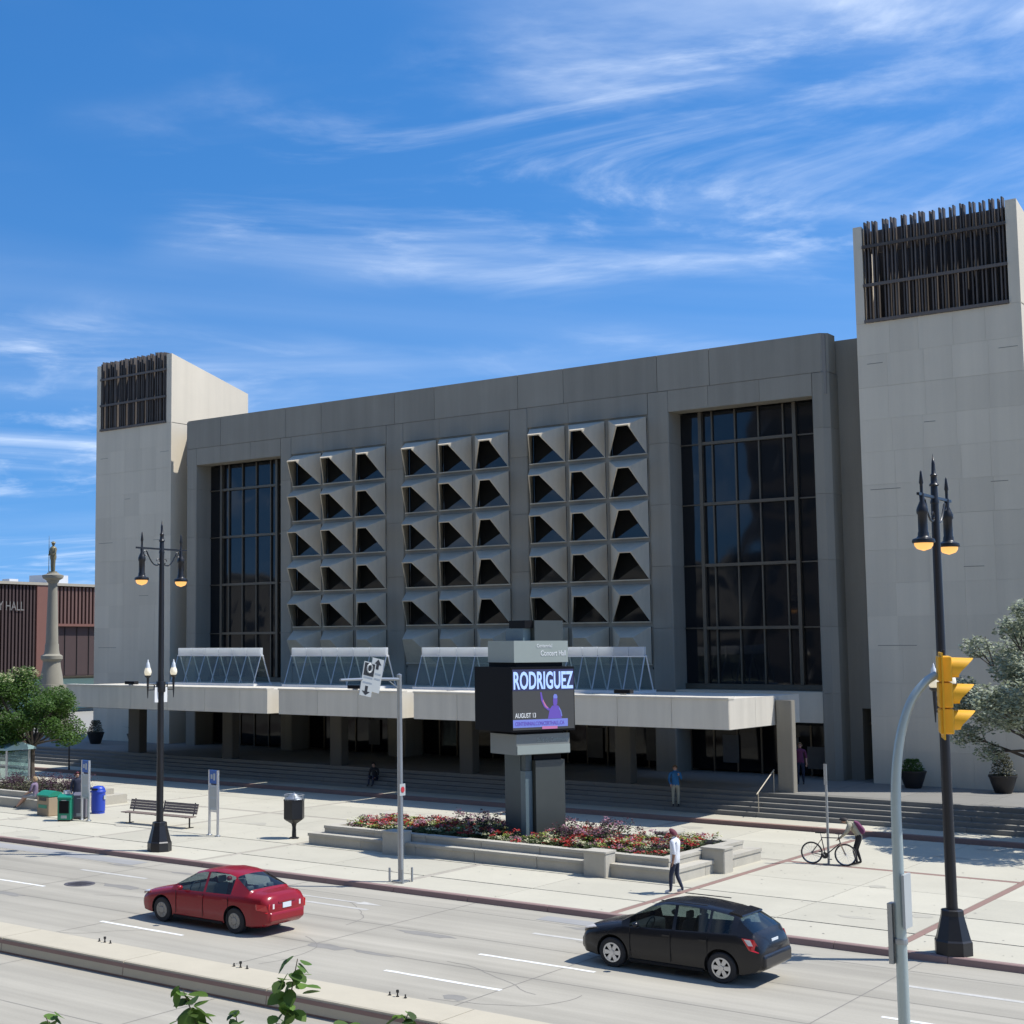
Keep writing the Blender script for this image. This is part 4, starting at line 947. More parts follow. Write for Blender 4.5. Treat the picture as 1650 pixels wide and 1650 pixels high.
def make_car(kind, paint, glass, hub):
    """nose at -x; returns dict of meshes. Sections: bottom, sill, side, shoulder, belt, roof edge, roof, centre"""
    if kind == 'sedan':
        L = 4.53; hwid = .85; wb = 2.60; fx = .90; wr = .315
        top = [(0,.60),(.06,.69),(.30,.78),(.75,.875),(1.15,.945),(1.22,.965),(1.95,1.37),(2.25,1.44),(2.65,1.475),(3.10,1.455),(3.35,1.40),(3.95,1.075),(4.02,1.055),(4.35,1.035),(4.47,.98),(4.53,.84)]
        belt = [(0,.55),(.3,.70),(1.2,.88),(2.0,.905),(3.2,.935),(3.9,.955),(4.35,.94),(4.53,.80)]
        bot = [(0,.30),(.12,.20),(.5,.17),(4.0,.18),(4.4,.24),(4.53,.36)]
        wid = [(0,.58),(.05,.68),(.15,.755),(.4,.82),(.9,.845),(3.5,.85),(4.1,.83),(4.35,.79),(4.47,.74),(4.53,.66)]
        cab = [(1.15,.72),(1.22,.715),(1.95,.60),(2.25,.575),(2.65,.57),(3.10,.565),(3.35,.57),(3.95,.66),(4.02,.68)]
        X_ws = (1.24, 1.93); X_bl = (3.38, 3.92); side = [(1.42,2.38,'front'), (2.46,3.34,'rear')]
        A0, C1 = 1.22, 3.95
    else:
        L = 4.35; hwid = .885; wb = 2.60; fx = .86; wr = .325
        top = [(0,.66),(.06,.76),(.25,.86),(.70,.965),(1.0,1.02),(1.06,1.045),(1.80,1.46),(2.08,1.525),(2.45,1.545),(2.9,1.53),(3.4,1.475),(3.68,1.42),(3.78,1.39),(4.17,1.09),(4.22,1.05),(4.29,.95),(4.35,.78)]
        belt = [(0,.58),(.25,.78),(1.0,.93),(2.0,.97),(3.2,1.03),(3.8,1.06),(4.17,1.0),(4.35,.74)]
        bot = [(0,.32),(.12,.21),(.5,.18),(3.9,.19),(4.2,.27),(4.35,.40)]
        wid = [(0,.60),(.05,.70),(.15,.78),(.4,.85),(.9,.88),(3.3,.885),(3.9,.87),(4.15,.84),(4.29,.80),(4.35,.72)]
        cab = [(1.0,.76),(1.06,.75),(1.80,.63),(2.08,.605),(2.6,.60),(3.2,.585),(3.68,.565),(3.78,.57),(4.17,.70),(4.24,.74)]
        X_ws = (1.08, 1.78); X_bl = (3.80, 4.14); side = [(1.28,2.32,'front'), (2.40,3.14,'rear'), (3.20,3.66,'quarter')]
        A0, C1 = 1.06, 4.17
    rx = fx+wb
    stations = sorted(set([round(L*k/44, 3) for k in range(45)]+[x for x, _ in top]+[x for x, _ in wid]+[x for s_ in side for x in s_[:2]]+list(X_ws)+list(X_bl)))
    st2 = [stations[0]]
    keep = set([x for s_ in side for x in s_[:2]]+list(X_ws)+list(X_bl)+[0.0, L])
    for x in stations[1:]:
        if x-st2[-1] < .02:
            if x in keep and st2[-1] not in keep: st2[-1] = x
            elif x in keep: st2.append(x)
        else: st2.append(x)
    stations = st2
    secs = []
    for x in stations:
        zt, zb_, z0, w = interp(top, x), interp(belt, x), interp(bot, x), interp(wid, x)
        zb_ = min(zb_, zt-.012)
        if A0 < x < C1:
            ce = interp(cab, x); k = min(1, (zt-zb_)/.40)
            wbel = w*.94; wr_ = lerp(wbel*.93, ce, k)
            e5 = (wr_+.0, zt-.05*k-.004); e6 = (wr_*.86, zt-.012*k-.001); e7 = (wr_*.45, zt+.004*k); e8 = (0, zt+.012*k)
        else:
            wbel = w*.93; e5 = (w*.80, lerp(zb_, zt, .62)); e6 = (w*.62, lerp(zb_, zt, .88)); e7 = (w*.32, zt-.004); e8 = (0, zt)
        zm = lerp(z0, zb_, .52)
        secs.append([(0, z0), (w*.80, z0), (w*.955, z0+.045), (w*.985, lerp(z0, zm, .6)), (w, zm), (w*.992, lerp(zm, zb_, .5)), (w*.975, zb_-.045), (wbel, zb_), e5, e6, e7, e8])
    NP = 12; BELT = 7; EDGE = 8
    verts = []; 
    for x, s_ in zip(stations, secs):
        verts += [(x-L/2, -y, z) for y, z in s_]+[(x-L/2, y, z) for y, z in s_[1:-1]][::-1]
    ring = 2*NP-2
    body = MB(); body.v = verts; gl = {}
    def mid(i): return (stations[i]+stations[i+1])/2
    for i in range(len(stations)-1):
        xm = mid(i)
        for k in range(ring):
            f = (i*ring+k, i*ring+(k+1) % ring, (i+1)*ring+(k+1) % ring, (i+1)*ring+k)
            kk = k if k < NP-1 else ring-1-k
            part = None
            if kk == BELT:
                for a, b, n in side:
                    if a <= xm <= b: part = ('side_window', n, k < NP-1)
            elif kk >= EDGE:
                if X_ws[0] <= xm <= X_ws[1]: part = ('windscreen', '', True)
                elif X_bl[0] <= xm <= X_bl[1]: part = ('rear_window', '', True)
            if part: gl.setdefault(part, []).append(f)
            body.f.append(f); body.m.append(2 if part else 0)
    n = len(stations); body.f.append(tuple(range(ring))[::-1]); body.m.append(0); body.f.append(tuple((n-1)*ring+k for k in range(ring))); body.m.append(0)
    me = body.mesh('car_body', [M[paint], M['under_black'], M['trim_black']], True, 38)
    # cut wheel arches
    tmp = bpy.data.objects.new('tmp', me); col.objects.link(tmp); cut = []
    for wx in (fx, rx):
        for s_ in (-1, 1):
            c = MB().lathe([(.0,-.0),(wr+.065,0),(wr+.065,.32),(.0,.32)], (wx-L/2, s_*hwid-(.30 if s_ > 0 else .02), wr+.005), 28, axis='y')
            cm = c.mesh('cut', M['under_black']); co = bpy.data.objects.new('cut', cm); col.objects.link(co); cut.append(co)
            bmod = tmp.modifiers.new('b', 'BOOLEAN'); bmod.operation = 'DIFFERENCE'; bmod.object = co; bmod.solver = 'EXACT'
    dg = bpy.context.evaluated_depsgraph_get(); ev = tmp.evaluated_get(dg); bm_ = bpy.data.meshes.new_from_object(ev)
    bpy.data.objects.remove(tmp)
    for c in cut: bpy.data.objects.remove(c)
    bm_.name = 'car_body'
    for p in bm_.polygons:
        c = p.center
        for wx in (fx, rx):
            if (c.x-(wx-L/2))**2+(c.z-wr)**2 < (wr+.072)**2 and abs(c.y) < hwid-.012 and abs(p.normal.y) < .99: p.material_index = 1; p.use_smooth = False
            elif (c.x-(wx-L/2))**2+(c.z-wr)**2 < (wr+.06)**2 and abs(c.y) < hwid-.2: p.material_index = 1
    bq = bmesh.new(); bq.from_mesh(bm_); bmesh.ops.delete(bq, geom=[f for f in bq.faces if f.material_index == 2], context='FACES'); bq.to_mesh(bm_); bq.free()
    gm = {}
    for part, fs in gl.items():
        g = MB(); idx = {}
        for f in fs:
            nf = []
            for v in f:
                if v not in idx: idx[v] = len(g.v); g.v.append(verts[v])
                nf.append(idx[v])
            g.f.append(tuple(nf)); g.m.append(0)
        gm[part] = g.mesh(part[0], M[glass], True, 50)
    return dict(L=L, w=hwid, fx=fx-L/2, rx=rx-L/2, wr=wr, body=bm_, glass=gm, top=top, belt=belt)
def wheel(t, x, y, r, s_, hub, kind):
    w = bpy.data.objects.new('wheel', None); w.empty_display_size = .2; col.objects.link(w); w.parent = t; w.location = (x, y, r)
    MB().lathe([(r*.62,-.10),(r*.92,-.10),(r,-.075),(r,.075),(r*.92,.10),(r*.62,.10)], (0,0,0), 30, axis='y', cap=False).build('tyre', M['rubber'], w, True)
    yo = s_*.085
    mb = MB()
    if kind == 'spoke':
        mb.lathe([(r*.66,-.02),(r*.66,.02),(r*.56,.02),(r*.56,-.02),(r*.66,-.02)], (0,yo,0), 30, axis='y', cap=False)
        for k in range(6):
            a = 2*PI*k/6; ca, sa = math.cos(a), math.sin(a)
            p = lambda u, v: (u*ca-v*sa, yo+s_*.012, u*sa+v*ca)
            mb.extrude([p(.02,-.035), p(r*.60,-.05), p(r*.60,.05), p(.02,.035)], (0, -s_*.03, 0))
        mb.lathe([(.055,0),(.055,s_*.025),(.0,s_*.028)], (0,yo,0), 12, axis='y')
        MB().lathe([(.0,0),(r*.62,0)], (0,yo-s_*.05,0), 24, axis='y').build('brake_disc', M['under_black'], w)
    else:
        mb.lathe([(.0,s_*.03),(.08,s_*.028),(r*.30,s_*.012),(r*.60,s_*.02),(r*.68,s_*.0),(r*.68,-s_*.03)], (0,yo,0), 30, axis='y')
        for k in range(10):
            a = 2*PI*k/10; ca, sa = math.cos(a), math.sin(a)
            p = lambda u, v: (u*ca-v*sa, yo+s_*.026, u*sa+v*ca)
            mb.extrude([p(r*.3,-.008), p(r*.58,-.016), p(r*.58,.016), p(r*.3,.008)], (0, -s_*.01, 0))
    mb.build('rim', M[hub], w, True)
def place_car(kind, paint, glass, hub, wheelkind, label, loc, rz):
    d = make_car(kind, paint, glass, hub); L, w = d['L'], d['w']
    t = thing('parked_car' if False else 'car', label, 'car', loc, rz)
    b = link('car_body', d['body'], t)
    for (nm, n, left), me in d['glass'].items(): link(nm, me, t)
    for x in (d['fx'], d['rx']):
        for s_ in (-1, 1): wheel(t, x, s_*(w-.115), d['wr'], s_, hub, wheelkind)
    zb = .92 if kind == 'sedan' else .97
    for s_ in (-1, 1):
        # mirrors, door seams, handles, sills
        mx_ = -.60 if kind == 'sedan' else -.66
        m_ = MB().ball((mx_, s_*(w+.085), zb+.05), .075, .095, .065, 10, 6); m_.build('door_mirror', M[paint], t, True)
        for hx_ in ((.06, .92) if kind == 'sedan' else (.02, .88)):
            MB().box(hx_-.09, hx_+.09, s_*(w*.99)-.018, s_*(w*.99)+.018, zb-.14, zb-.10).build('door_handle', M[paint], t)
        for sx_ in ((-.83, .135, 1.02) if kind == 'sedan' else (-.86, .12, .98)):
            MB().box(sx_-.005, sx_+.005, s_*(w*1.002)-.004, s_*(w*1.002)+.004, .30, zb-.04).build('door_seam', M['under_black'], t)
        MB().box(d['fx']+.42, d['rx']-.42, s_*(w*.965)-.02, s_*(w*.965)+.02, .19, .25).build('sill', M['under_black'], t)
    E_ = L/2
    if kind == 'sedan':
        for s_ in (-1, 1):
            tl = MB().extrude([(E_-.30,s_*.845,.80),(E_-.06,s_*.74,.78),(E_-.045,s_*.68,.60),(E_-.05,s_*.72,.585),(E_-.28,s_*.85,.66)], (.035, s_*.012, 0)).build('tail_lamp', M['lamp_red'], t)
            MB().box(E_-.075, E_-.002, s_*.60-.075, s_*.60+.075, .66, .80).build('tail_lamp', M['lamp_red'], t)
            MB().box(E_-.07, E_+.002, s_*.50-.03, s_*.50+.03, .67, .79).build('reversing_lamp', M['lamp_clear'], t)
            MB().extrude([(-E_+.06,s_*.66,.62),(-E_+.16,s_*.76,.70),(-E_+.42,s_*.80,.735),(-E_+.30,s_*.66,.75),(-E_+.12,s_*.56,.68)], (0,0,.02)).build('headlamp', M['lamp_clear'], t)
        MB().box(E_-.02, E_+.012, -.16, .16, .66, .79).build('number_plate', M['plate'], t); MB().box(E_-.03, E_+.014, -.32, .32, .80, .835).build('boot_trim', M['paint_red'], t)
        bevel(MB().box(E_-.26, E_+.035, -.66, .66, .34, .60).build('rear_bumper', M[paint], t), .07, 3); bevel(MB().box(-E_-.03, -E_+.25, -.60, .60, .28, .52).build('front_bumper', M[paint], t), .07, 3)
        MB().box(-E_-.035, -E_-.0, -.35, .35, .30, .38).build('grille', M['trim_black'], t)
    else:
        for s_ in (-1, 1):
            MB().extrude([(E_-.42,s_*.855,1.0),(E_-.20,s_*.80,.985),(E_-.10,s_*.74,.78),(E_-.11,s_*.79,.72),(E_-.26,s_*.855,.76)], (.04, s_*.015, 0)).build('tail_lamp', M['lamp_red'], t)
            MB().extrude([(E_-.38,s_*.862,.985),(E_-.27,s_*.838,.975),(E_-.22,s_*.825,.86),(E_-.30,s_*.855,.86)], (.045, s_*.018, 0)).build('tail_lamp_clear', M['lamp_clear'], t)
            MB().extrude([(-E_+.05,s_*.64,.66),(-E_+.14,s_*.78,.76),(-E_+.46,s_*.83,.83),(-E_+.32,s_*.68,.84),(-E_+.10,s_*.54,.75)], (0,0,.025)).build('headlamp', M['lamp_clear'], t)
        MB().box(E_-.08, E_-.035, -.17, .17, .80, .93).build('number_plate', M['plate'], t)
        bevel(MB().box(E_-.26, E_+.045, -.74, .74, .36, .68).build('rear_bumper', M[paint], t), .08, 3); bevel(MB().box(-E_-.035, -E_+.25, -.64, .64, .28, .58).build('front_bumper', M[paint], t), .08, 3)
        MB().extrude([(E_-.84,-.52,1.425),(E_-.80,-.52,1.452),(E_-.54,-.52,1.405),(E_-.52,-.52,1.375),(E_-.62,-.52,1.36)], (0,1.06,0)).build('spoiler', M[paint], t)
        MB().box(-E_-.04, -E_, -.38, .38, .32, .42).build('grille', M['trim_black'], t); MB().box(-.2, .9, -.62, -.585, 1.545, 1.56).box(-.2, .9, .585, .62, 1.545, 1.56).build('roof_rail', M['trim_black'], t)
    # cabin: seats and dashboard seen through the glass as dark shapes
    sg = 'seat_grey' if kind == 'sedan' else 'seat_dark'; dz = 0 if kind == 'sedan' else .05
    MB().box(-1.0, 1.3, -.66, .66, .28, .40).build('cabin_floor', M['under_black'], t)
    bevel(MB().box(-1.08, -.72, -.64, .64, .60, .90+dz).build('dashboard', M['seat_dark'], t), .05)
    MB().tube([(-.62+.06*math.sin(a)*1.0, -.34+.18*math.cos(a), .90+dz+.16*math.sin(a)) for a in [2*PI*k/14 for k in range(15)]], .014, 5).build('steering_wheel', M['seat_dark'], t)
    for s_ in (-1, 1):
        q = MB().box(-.30, .18, s_*.34-.23, s_*.34+.23, .40, .58+dz); q.extrude([(.10,s_*.34-.22,.55+dz),(.24,s_*.34-.22,.55+dz),(.40,s_*.34-.22,1.12+dz),(.28,s_*.34-.22,1.12+dz)], (0,.44,0)); bevel(q.build('seat', M[sg], t), .04)
        bevel(MB().box(.30, .40, s_*.34-.12, s_*.34+.12, 1.14+dz, 1.30+dz).build('headrest', M[sg], t), .03)
    q = MB().box(.72, 1.15, -.60, .60, .40, .60+dz); q.extrude([(1.05,-.60,.56+dz),(1.20,-.60,.56+dz),(1.40,-.60,1.02+dz),(1.28,-.60,1.02+dz)], (0,1.2,0)); bevel(q.build('rear_seat', M[sg], t), .04)
    for yy in (-.38, 0, .38): bevel(MB().box(1.32, 1.40, yy-.11, yy+.11, 1.03+dz, 1.13+dz).build('headrest', M[sg], t), .03)
    if kind == 'sedan': MB().box(1.36, 1.78, -.60, .60, .93, .96).build('parcel_shelf', M['seat_grey'], t)
    mat_lin = MB().extrude([(-.2,-.5,interp(d['top'], L/2-.2)-.035),(1.0,-.5,interp(d['top'], L/2+1.0)-.035),(1.0,.5,interp(d['top'], L/2+1.0)-.035),(-.2,.5,interp(d['top'], L/2-.2)-.035)], (0,0,.006)).build('headlining', M['seat_grey'], t)
    return t
place_car('sedan', 'paint_red', 'auto_glass', 'hubcap_dull', 'cap', 'dark red four-door saloon driving in the lane nearest the median', (-26.8+.08, 27.25+.82, 0), R(0))
place_car('hatch', 'paint_black', 'auto_glass_dark', 'alloy', 'spoke', 'black five-door hatchback with silver alloy wheels', (-14.9+.02, 29.75+.80, 0), R(0))
# ------------------------------------------------------------------ people
mat('skin_light', (0.46, 0.27, 0.19), 0.6); mat('skin_mid', (0.26, 0.14, 0.09), 0.6); mat('hair_dark', (0.02, 0.015, 0.012), 0.7); mat('hair_fair', (0.30, 0.20, 0.10), 0.7)
mat('cloth_white', (0.70, 0.71, 0.74), 0.85, var=.05, vscale=6); mat('cloth_navy', (0.020, 0.026, 0.05), 0.9, var=.1, vscale=6); mat('cloth_blue', (0.02, 0.13, 0.30), 0.85, var=.1, vscale=6)
mat('cloth_khaki', (0.36, 0.33, 0.24), 0.9, var=.1, vscale=6); mat('cloth_mauve', (0.20, 0.15, 0.22), 0.9, var=.1, vscale=6); mat('cloth_black', (0.018, 0.017, 0.018), 0.9)
mat('cloth_plum', (0.13, 0.03, 0.08), 0.9, var=.1, vscale=6); mat('cloth_grey', (0.30, 0.31, 0.33), 0.9, var=.1, vscale=6); mat('shoe_white', (0.65, 0.65, 0.66), 0.7); mat('shoe_dark', (0.03, 0.028, 0.026), 0.7); mat('cap_maroon', (0.12, 0.02, 0.035), 0.8)
def V3(*a): return Vector(a)
def person(label, loc, rz, J, mats, hair='hair_dark', sc_=1.0, face=(0,-1,0), cap=None, short_sleeve=True, shorts=False, hem=None, bulk=1.0):
    """one continuous skinned body; local facing -y. J: joint positions. mats: shirt, trousers, shoes, skin"""
    t = thing('person', label, 'person', loc, rz); t.scale = (sc_,)*3
    vs, es, rad, seg = [], [], [], []
    def vt(p, r): vs.append(Vector(p)); rad.append(r); return len(vs)-1
    def ed(a, b, k): es.append((a, b)); seg.append((a, b, k))
    hd = Vector(J['head']); nk = Vector(J['neck']); upv = (hd-nk).normalized(); fc = Vector(face).normalized()
    pel = vt(J['pelvis'], (.155*bulk, .125*bulk)); wst = vt(J['waist'], (.145*bulk, .118*bulk)); ch = vt(J['chest'], (.172*bulk, .132*bulk)); n0 = vt(nk, (.058, .058))
    sh_top = vt(Vector(J['chest'])*.45+nk*.55, (.125, .085))
    h0 = vt(nk+(hd-nk)*.55+fc*.01, (.062, .070)); h1 = vt(hd, (.078, .098)); h2 = vt(hd+upv*.085, (.070, .085))
    ed(pel, wst, 'shirt'); ed(wst, ch, 'shirt'); ed(ch, sh_top, 'shirt'); ed(sh_top, n0, 'skin'); ed(n0, h0, 'skin'); ed(h0, h1, 'skin'); ed(h1, h2, 'skin')
    for s_ in ('l', 'r'):
        a0 = vt(J['sh_'+s_], (.066*bulk, .066*bulk)); a1 = vt(J['el_'+s_], (.048*bulk, .048*bulk)); a2 = vt(J['wr_'+s_], (.029, .033))
        ed(sh_top, a0, 'sleeve'); ed(a0, a1, 'sleeve'); ed(a1, a2, 'skin' if short_sleeve else 'sleeve')
        fd = (Vector(J['wr_'+s_])-Vector(J['el_'+s_])).normalized(); sd = fd.cross(Vector((0,-1,.2))).normalized()
        pm = vt(Vector(J['wr_'+s_])+fd*.075, (.020, .040)); ed(a2, pm, 'skin')
        for q, (o_, ln) in enumerate(((-.030,.075),(-.010,.088),(.010,.082),(.030,.062))):
            f1 = vt(vs[pm]+fd*.045+sd*o_, (.0095, .0095)); f2 = vt(vs[pm]+fd*ln+sd*o_*1.1+Vector((0,-.018,0)), (.008, .008)); ed(pm, f1, 'skin'); ed(f1, f2, 'skin')
        th = vt(vs[a2]+fd*.045-sd*.055, (.010, .010)); th2 = vt(vs[a2]+fd*.085-sd*.07, (.009, .009)); ed(a2, th, 'skin'); ed(th, th2, 'skin')
        g0 = vt(J['hip_'+s_], (.092, .098)); g1 = vt(J['kn_'+s_], (.060, .066)); gm_ = vt(Vector(J['kn_'+s_]).lerp(Vector(J['an_'+s_]), .35), (.056, .064)); g2 = vt(J['an_'+s_], (.040, .044))
        ed(pel, g0, 'trousers'); ed(g0, g1, 'trousers'); ed(g1, gm_, 'skin' if shorts else 'trousers'); ed(gm_, g2, 'skin' if shorts else 'trousers')
        tdir = Vector(J.get('toe_'+s_, Vector(J['an_'+s_])+Vector((0,-.17,-.055)))); hl = Vector(J['an_'+s_])+(Vector(J['an_'+s_])-tdir)*.25; hl.z = tdir.z
        m1 = vt(Vector(J['an_'+s_]).lerp(tdir, .55), (.042, .034)); tz = vt(tdir, (.038, .026)); ed(g2, m1, 'shoes'); ed(m1, tz, 'shoes')
    me = bpy.data.meshes.new('body'); me.from_pydata(vs, es, []); o = bpy.data.objects.new('body', me); col.objects.link(o)
    o.modifiers.new('skin', 'SKIN'); o.modifiers['skin'].use_smooth_shade = True
    for i, r_ in enumerate(rad): me.skin_vertices[0].data[i].radius = r_
    me.skin_vertices[0].data[0].use_root = True
    su = o.modifiers.new('sub', 'SUBSURF'); su.levels = 2; su.render_levels = 2
    dg = bpy.context.evaluated_depsgraph_get(); bm_ = bpy.data.meshes.new_from_object(o.evaluated_get(dg)); bpy.data.objects.remove(o)
    keys = ['shirt', 'trousers', 'shoes', 'skin']; bm_.materials.clear()
    for k in keys: bm_.materials.append(M[mats[k]])
    for p in bm_.polygons:
        c = p.center; best = (9, 'shirt')
        for a, b, k in seg:
            A, B = vs[a], vs[b]; d = B-A; u = max(0, min(1, (c-A).dot(d)/max(1e-9, d.length_squared))); dist = (c-(A+d*u)).length-.5*(rad[a][0]+rad[b][0])
            if dist < best[0]:
                best = (dist, k)
        k = best[1]
        if hem and k in ('shirt', 'trousers') : k = 'shirt' if c.z > hem else 'trousers'
        p.material_index = keys.index('shirt' if k == 'sleeve' else k); p.use_smooth = True
    link('body', bm_, t)
    # hair, eyes, nose, mouth
    c = hd+upv*.045; rt_ = upv.cross(fc).normalized(); bk = -fc
    mb = MB(); n = 12
    for i in range(7):
        for k in range(n):
            th_ = PI*.56*i/6; ph = 2*PI*k/n; dirv = upv*math.cos(th_)+(fc*math.cos(ph)+rt_*math.sin(ph))*math.sin(th_)
            drop = .0 if math.cos(ph) > .35 else .05*(i/6)
            mb.v.append(tuple(c+dirv*Vector((1,1,1)).x*.112-upv*drop*(1 if i == 6 else .6)+bk*.012))
    for i in range(6):
        for k in range(n):
            if math.cos(2*PI*(k+.5)/n) > .45 and i >= 3: continue
            mb.f.append((i*n+k, i*n+(k+1) % n, (i+1)*n+(k+1) % n, (i+1)*n+k)); mb.m.append(0)
    mb.build('hair', M[cap or hair], t, True)
    if cap:
        q = c+fc*.10+upv*.02
        MB().extrude([q-rt_*.075, q+rt_*.075, q+rt_*.055+fc*.085-upv*.015, q-rt_*.055+fc*.085-upv*.015], upv*.012).build('cap_brim', M[cap], t)
    e = hd+fc*.095+upv*.012
    MB().ball(e-rt_*.032, .011, seg=6, rings=4).ball(e+rt_*.032, .011, seg=6, rings=4).build('eyes', M['hair_dark'], t)
    MB().extrude([e+fc*.0-upv*.0, e-upv*.035-rt_*.014, e-upv*.035+rt_*.014], fc*.022).build('nose', M[mats['skin']], t)
    MB().extrude([e-upv*.062-rt_*.022-fc*.004, e-upv*.062+rt_*.022-fc*.004, e-upv*.070+rt_*.016-fc*.004, e-upv*.070-rt_*.016-fc*.004], fc*.008).build('mouth', M['cap_maroon'], t)
    for s_ in (-1, 1): MB().ball(tuple(hd+rt_*s_*.088+upv*.005), .012, .02, .03, 6, 5).build('ear', M[mats['skin']], t)
    return t
def stand(**kw):
    J = dict(pelvis=(0,0,.96), waist=(0,-.01,1.13), chest=(0,0,1.34), neck=(0,0,1.52), head=(0,-.02,1.645),
             sh_l=(.20,0,1.44), sh_r=(-.20,0,1.44), el_l=(.25,.03,1.15), el_r=(-.25,.03,1.15), wr_l=(.25,-.05,.91), wr_r=(-.25,-.05,.91),
             hip_l=(.10,0,.90), hip_r=(-.10,0,.90), kn_l=(.11,-.02,.50), kn_r=(-.11,-.02,.50), an_l=(.11,.03,.09), an_r=(-.11,.03,.09))
    J.update(kw); return J
person('man in a long white T-shirt, dark jeans and cap walking left', (-18.95, 38.55, ZS), R(-84),
       stand(kn_l=(.10,-.10,.51), an_l=(.10,-.12,.09), kn_r=(-.10,.00,.50), an_r=(-.10,.16,.12), el_l=(.25,.06,1.16), wr_l=(.25,.02,.92), el_r=(-.25,-.02,1.15), wr_r=(-.24,-.14,.94), head=(0,-.05,1.64)),
       dict(shirt='cloth_white', trousers='cloth_navy', shoes='shoe_white', skin='skin_mid'), cap='cap_maroon', sc_=1.02, hem=.84, bulk=1.12)
# the long shirt hem
person('person in a blue top and pale trousers standing on the shaded steps', (-27.55, 56.22, ZL+RISE), R(30),
       stand(el_l=(.26,-.02,1.18), wr_l=(.16,-.20,1.36), el_r=(-.27,0,1.16), wr_r=(-.22,-.12,.98)),
       dict(shirt='cloth_blue', trousers='cloth_khaki', shoes='shoe_dark', skin='skin_light'), hair='hair_fair', sc_=.96, short_sleeve=False, hem=.93, bulk=1.08)
def seated(seat, **kw):
    z = seat+.10
    J = dict(pelvis=(0,.0,z), waist=(0,-.02,z+.17), chest=(0,-.07,z+.38), neck=(0,-.12,z+.55), head=(0,-.17,z+.67),
             sh_l=(.20,-.09,z+.47), sh_r=(-.20,-.09,z+.47), el_l=(.25,-.16,z+.20), el_r=(-.25,-.16,z+.20), wr_l=(.17,-.36,z+.10), wr_r=(-.17,-.36,z+.10),
             hip_l=(.10,-.05,z-.02), hip_r=(-.10,-.05,z-.02), kn_l=(.12,-.46,z+.0), kn_r=(-.12,-.46,z+.0), an_l=(.12,-.50,z-.42), an_r=(-.12,-.46,z-.42))
    J.update(kw); return J
person('person in dark clothes sitting on the shaded steps', (-43.6, 56.60, ZL+RISE*1), R(10), seated(.17, kn_l=(.12,-.42,.42), kn_r=(-.12,-.42,.42), an_l=(.12,-.52,.0), an_r=(-.12,-.50,.0)),
       dict(shirt='cloth_black', trousers='cloth_navy', shoes='shoe_dark', skin='skin_light'), short_sleeve=False, sc_=.98)
person('person in a mauve top and shorts sitting on the planter edge with legs stretched out', (-50.5, 41.35, ZS), R(-62),
       seated(.50, kn_l=(.12,-.46,.56), kn_r=(-.12,-.46,.54), an_l=(.12,-.82,.13), an_r=(-.12,-.86,.13), head=(.0,-.06,1.27), neck=(0,-.05,1.15), chest=(0,-.03,.98)),
       dict(shirt='cloth_mauve', trousers='cloth_grey', shoes='shoe_dark', skin='skin_light'), hair='hair_fair', shorts=True)
person('person in a navy jacket standing behind the bus stop marker', (-47.75, 41.3, ZS), R(60), stand(),
       dict(shirt='cloth_navy', trousers='cloth_blue', shoes='shoe_dark', skin='skin_light'), hair='cap_maroon', short_sleeve=False, sc_=.98, hem=.92, bulk=1.1)
t = MB().cbox((0,0,0), .16, .32, .42, 0, 0, .04).build('shopping_bag', M['cloth_white']); t.location = (-48.1, 41.05, ZS+.55); tag(t, 'white carrier bag held by the person in navy', 'bag')
# bending over the bicycle
person('person in a khaki jacket and backpack bending over the bicycle', (-16.85, 46.95, ZS), R(-75),
       dict(pelvis=(0,.18,.90), waist=(0,.12,1.05), chest=(0,-.03,1.22), neck=(0,-.17,1.33), head=(0,-.27,1.38), sh_l=(.20,-.10,1.27), sh_r=(-.20,-.10,1.27),
            el_l=(.25,-.22,1.02), el_r=(-.25,-.20,1.02), wr_l=(.16,-.40,.86), wr_r=(-.16,-.40,.84), hip_l=(.11,.16,.85), hip_r=(-.11,.16,.85),
            kn_l=(.12,.0,.48), kn_r=(-.12,.06,.48), an_l=(.12,.08,.09), an_r=(-.12,.18,.09)),
       dict(shirt='cloth_khaki', trousers='cloth_black', shoes='shoe_dark', skin='skin_light'), short_sleeve=False, face=(0,-.8,-.6), bulk=1.22)
o = bevel(MB().extrude([(-.16,.02,1.40),(-.16,.14,1.36),(-.16,.33,1.14),(-.16,.34,1.02),(-.16,.24,.98),(-.16,.15,1.13)], (.32,0,0)).build('backpack', M['cloth_plum']), .035)
o.location = (-16.85, 46.95, ZS); o.rotation_euler = (0,0,R(-75)); tag(o, 'plum-coloured backpack on the back of the bending person', 'backpack')
person('person in a plum top half hidden behind the last column', (-24.35, 61.7, ZT), R(20), stand(), dict(shirt='cloth_plum', trousers='cloth_navy', shoes='shoe_dark', skin='skin_light'), hair='hair_fair', hem=.92)

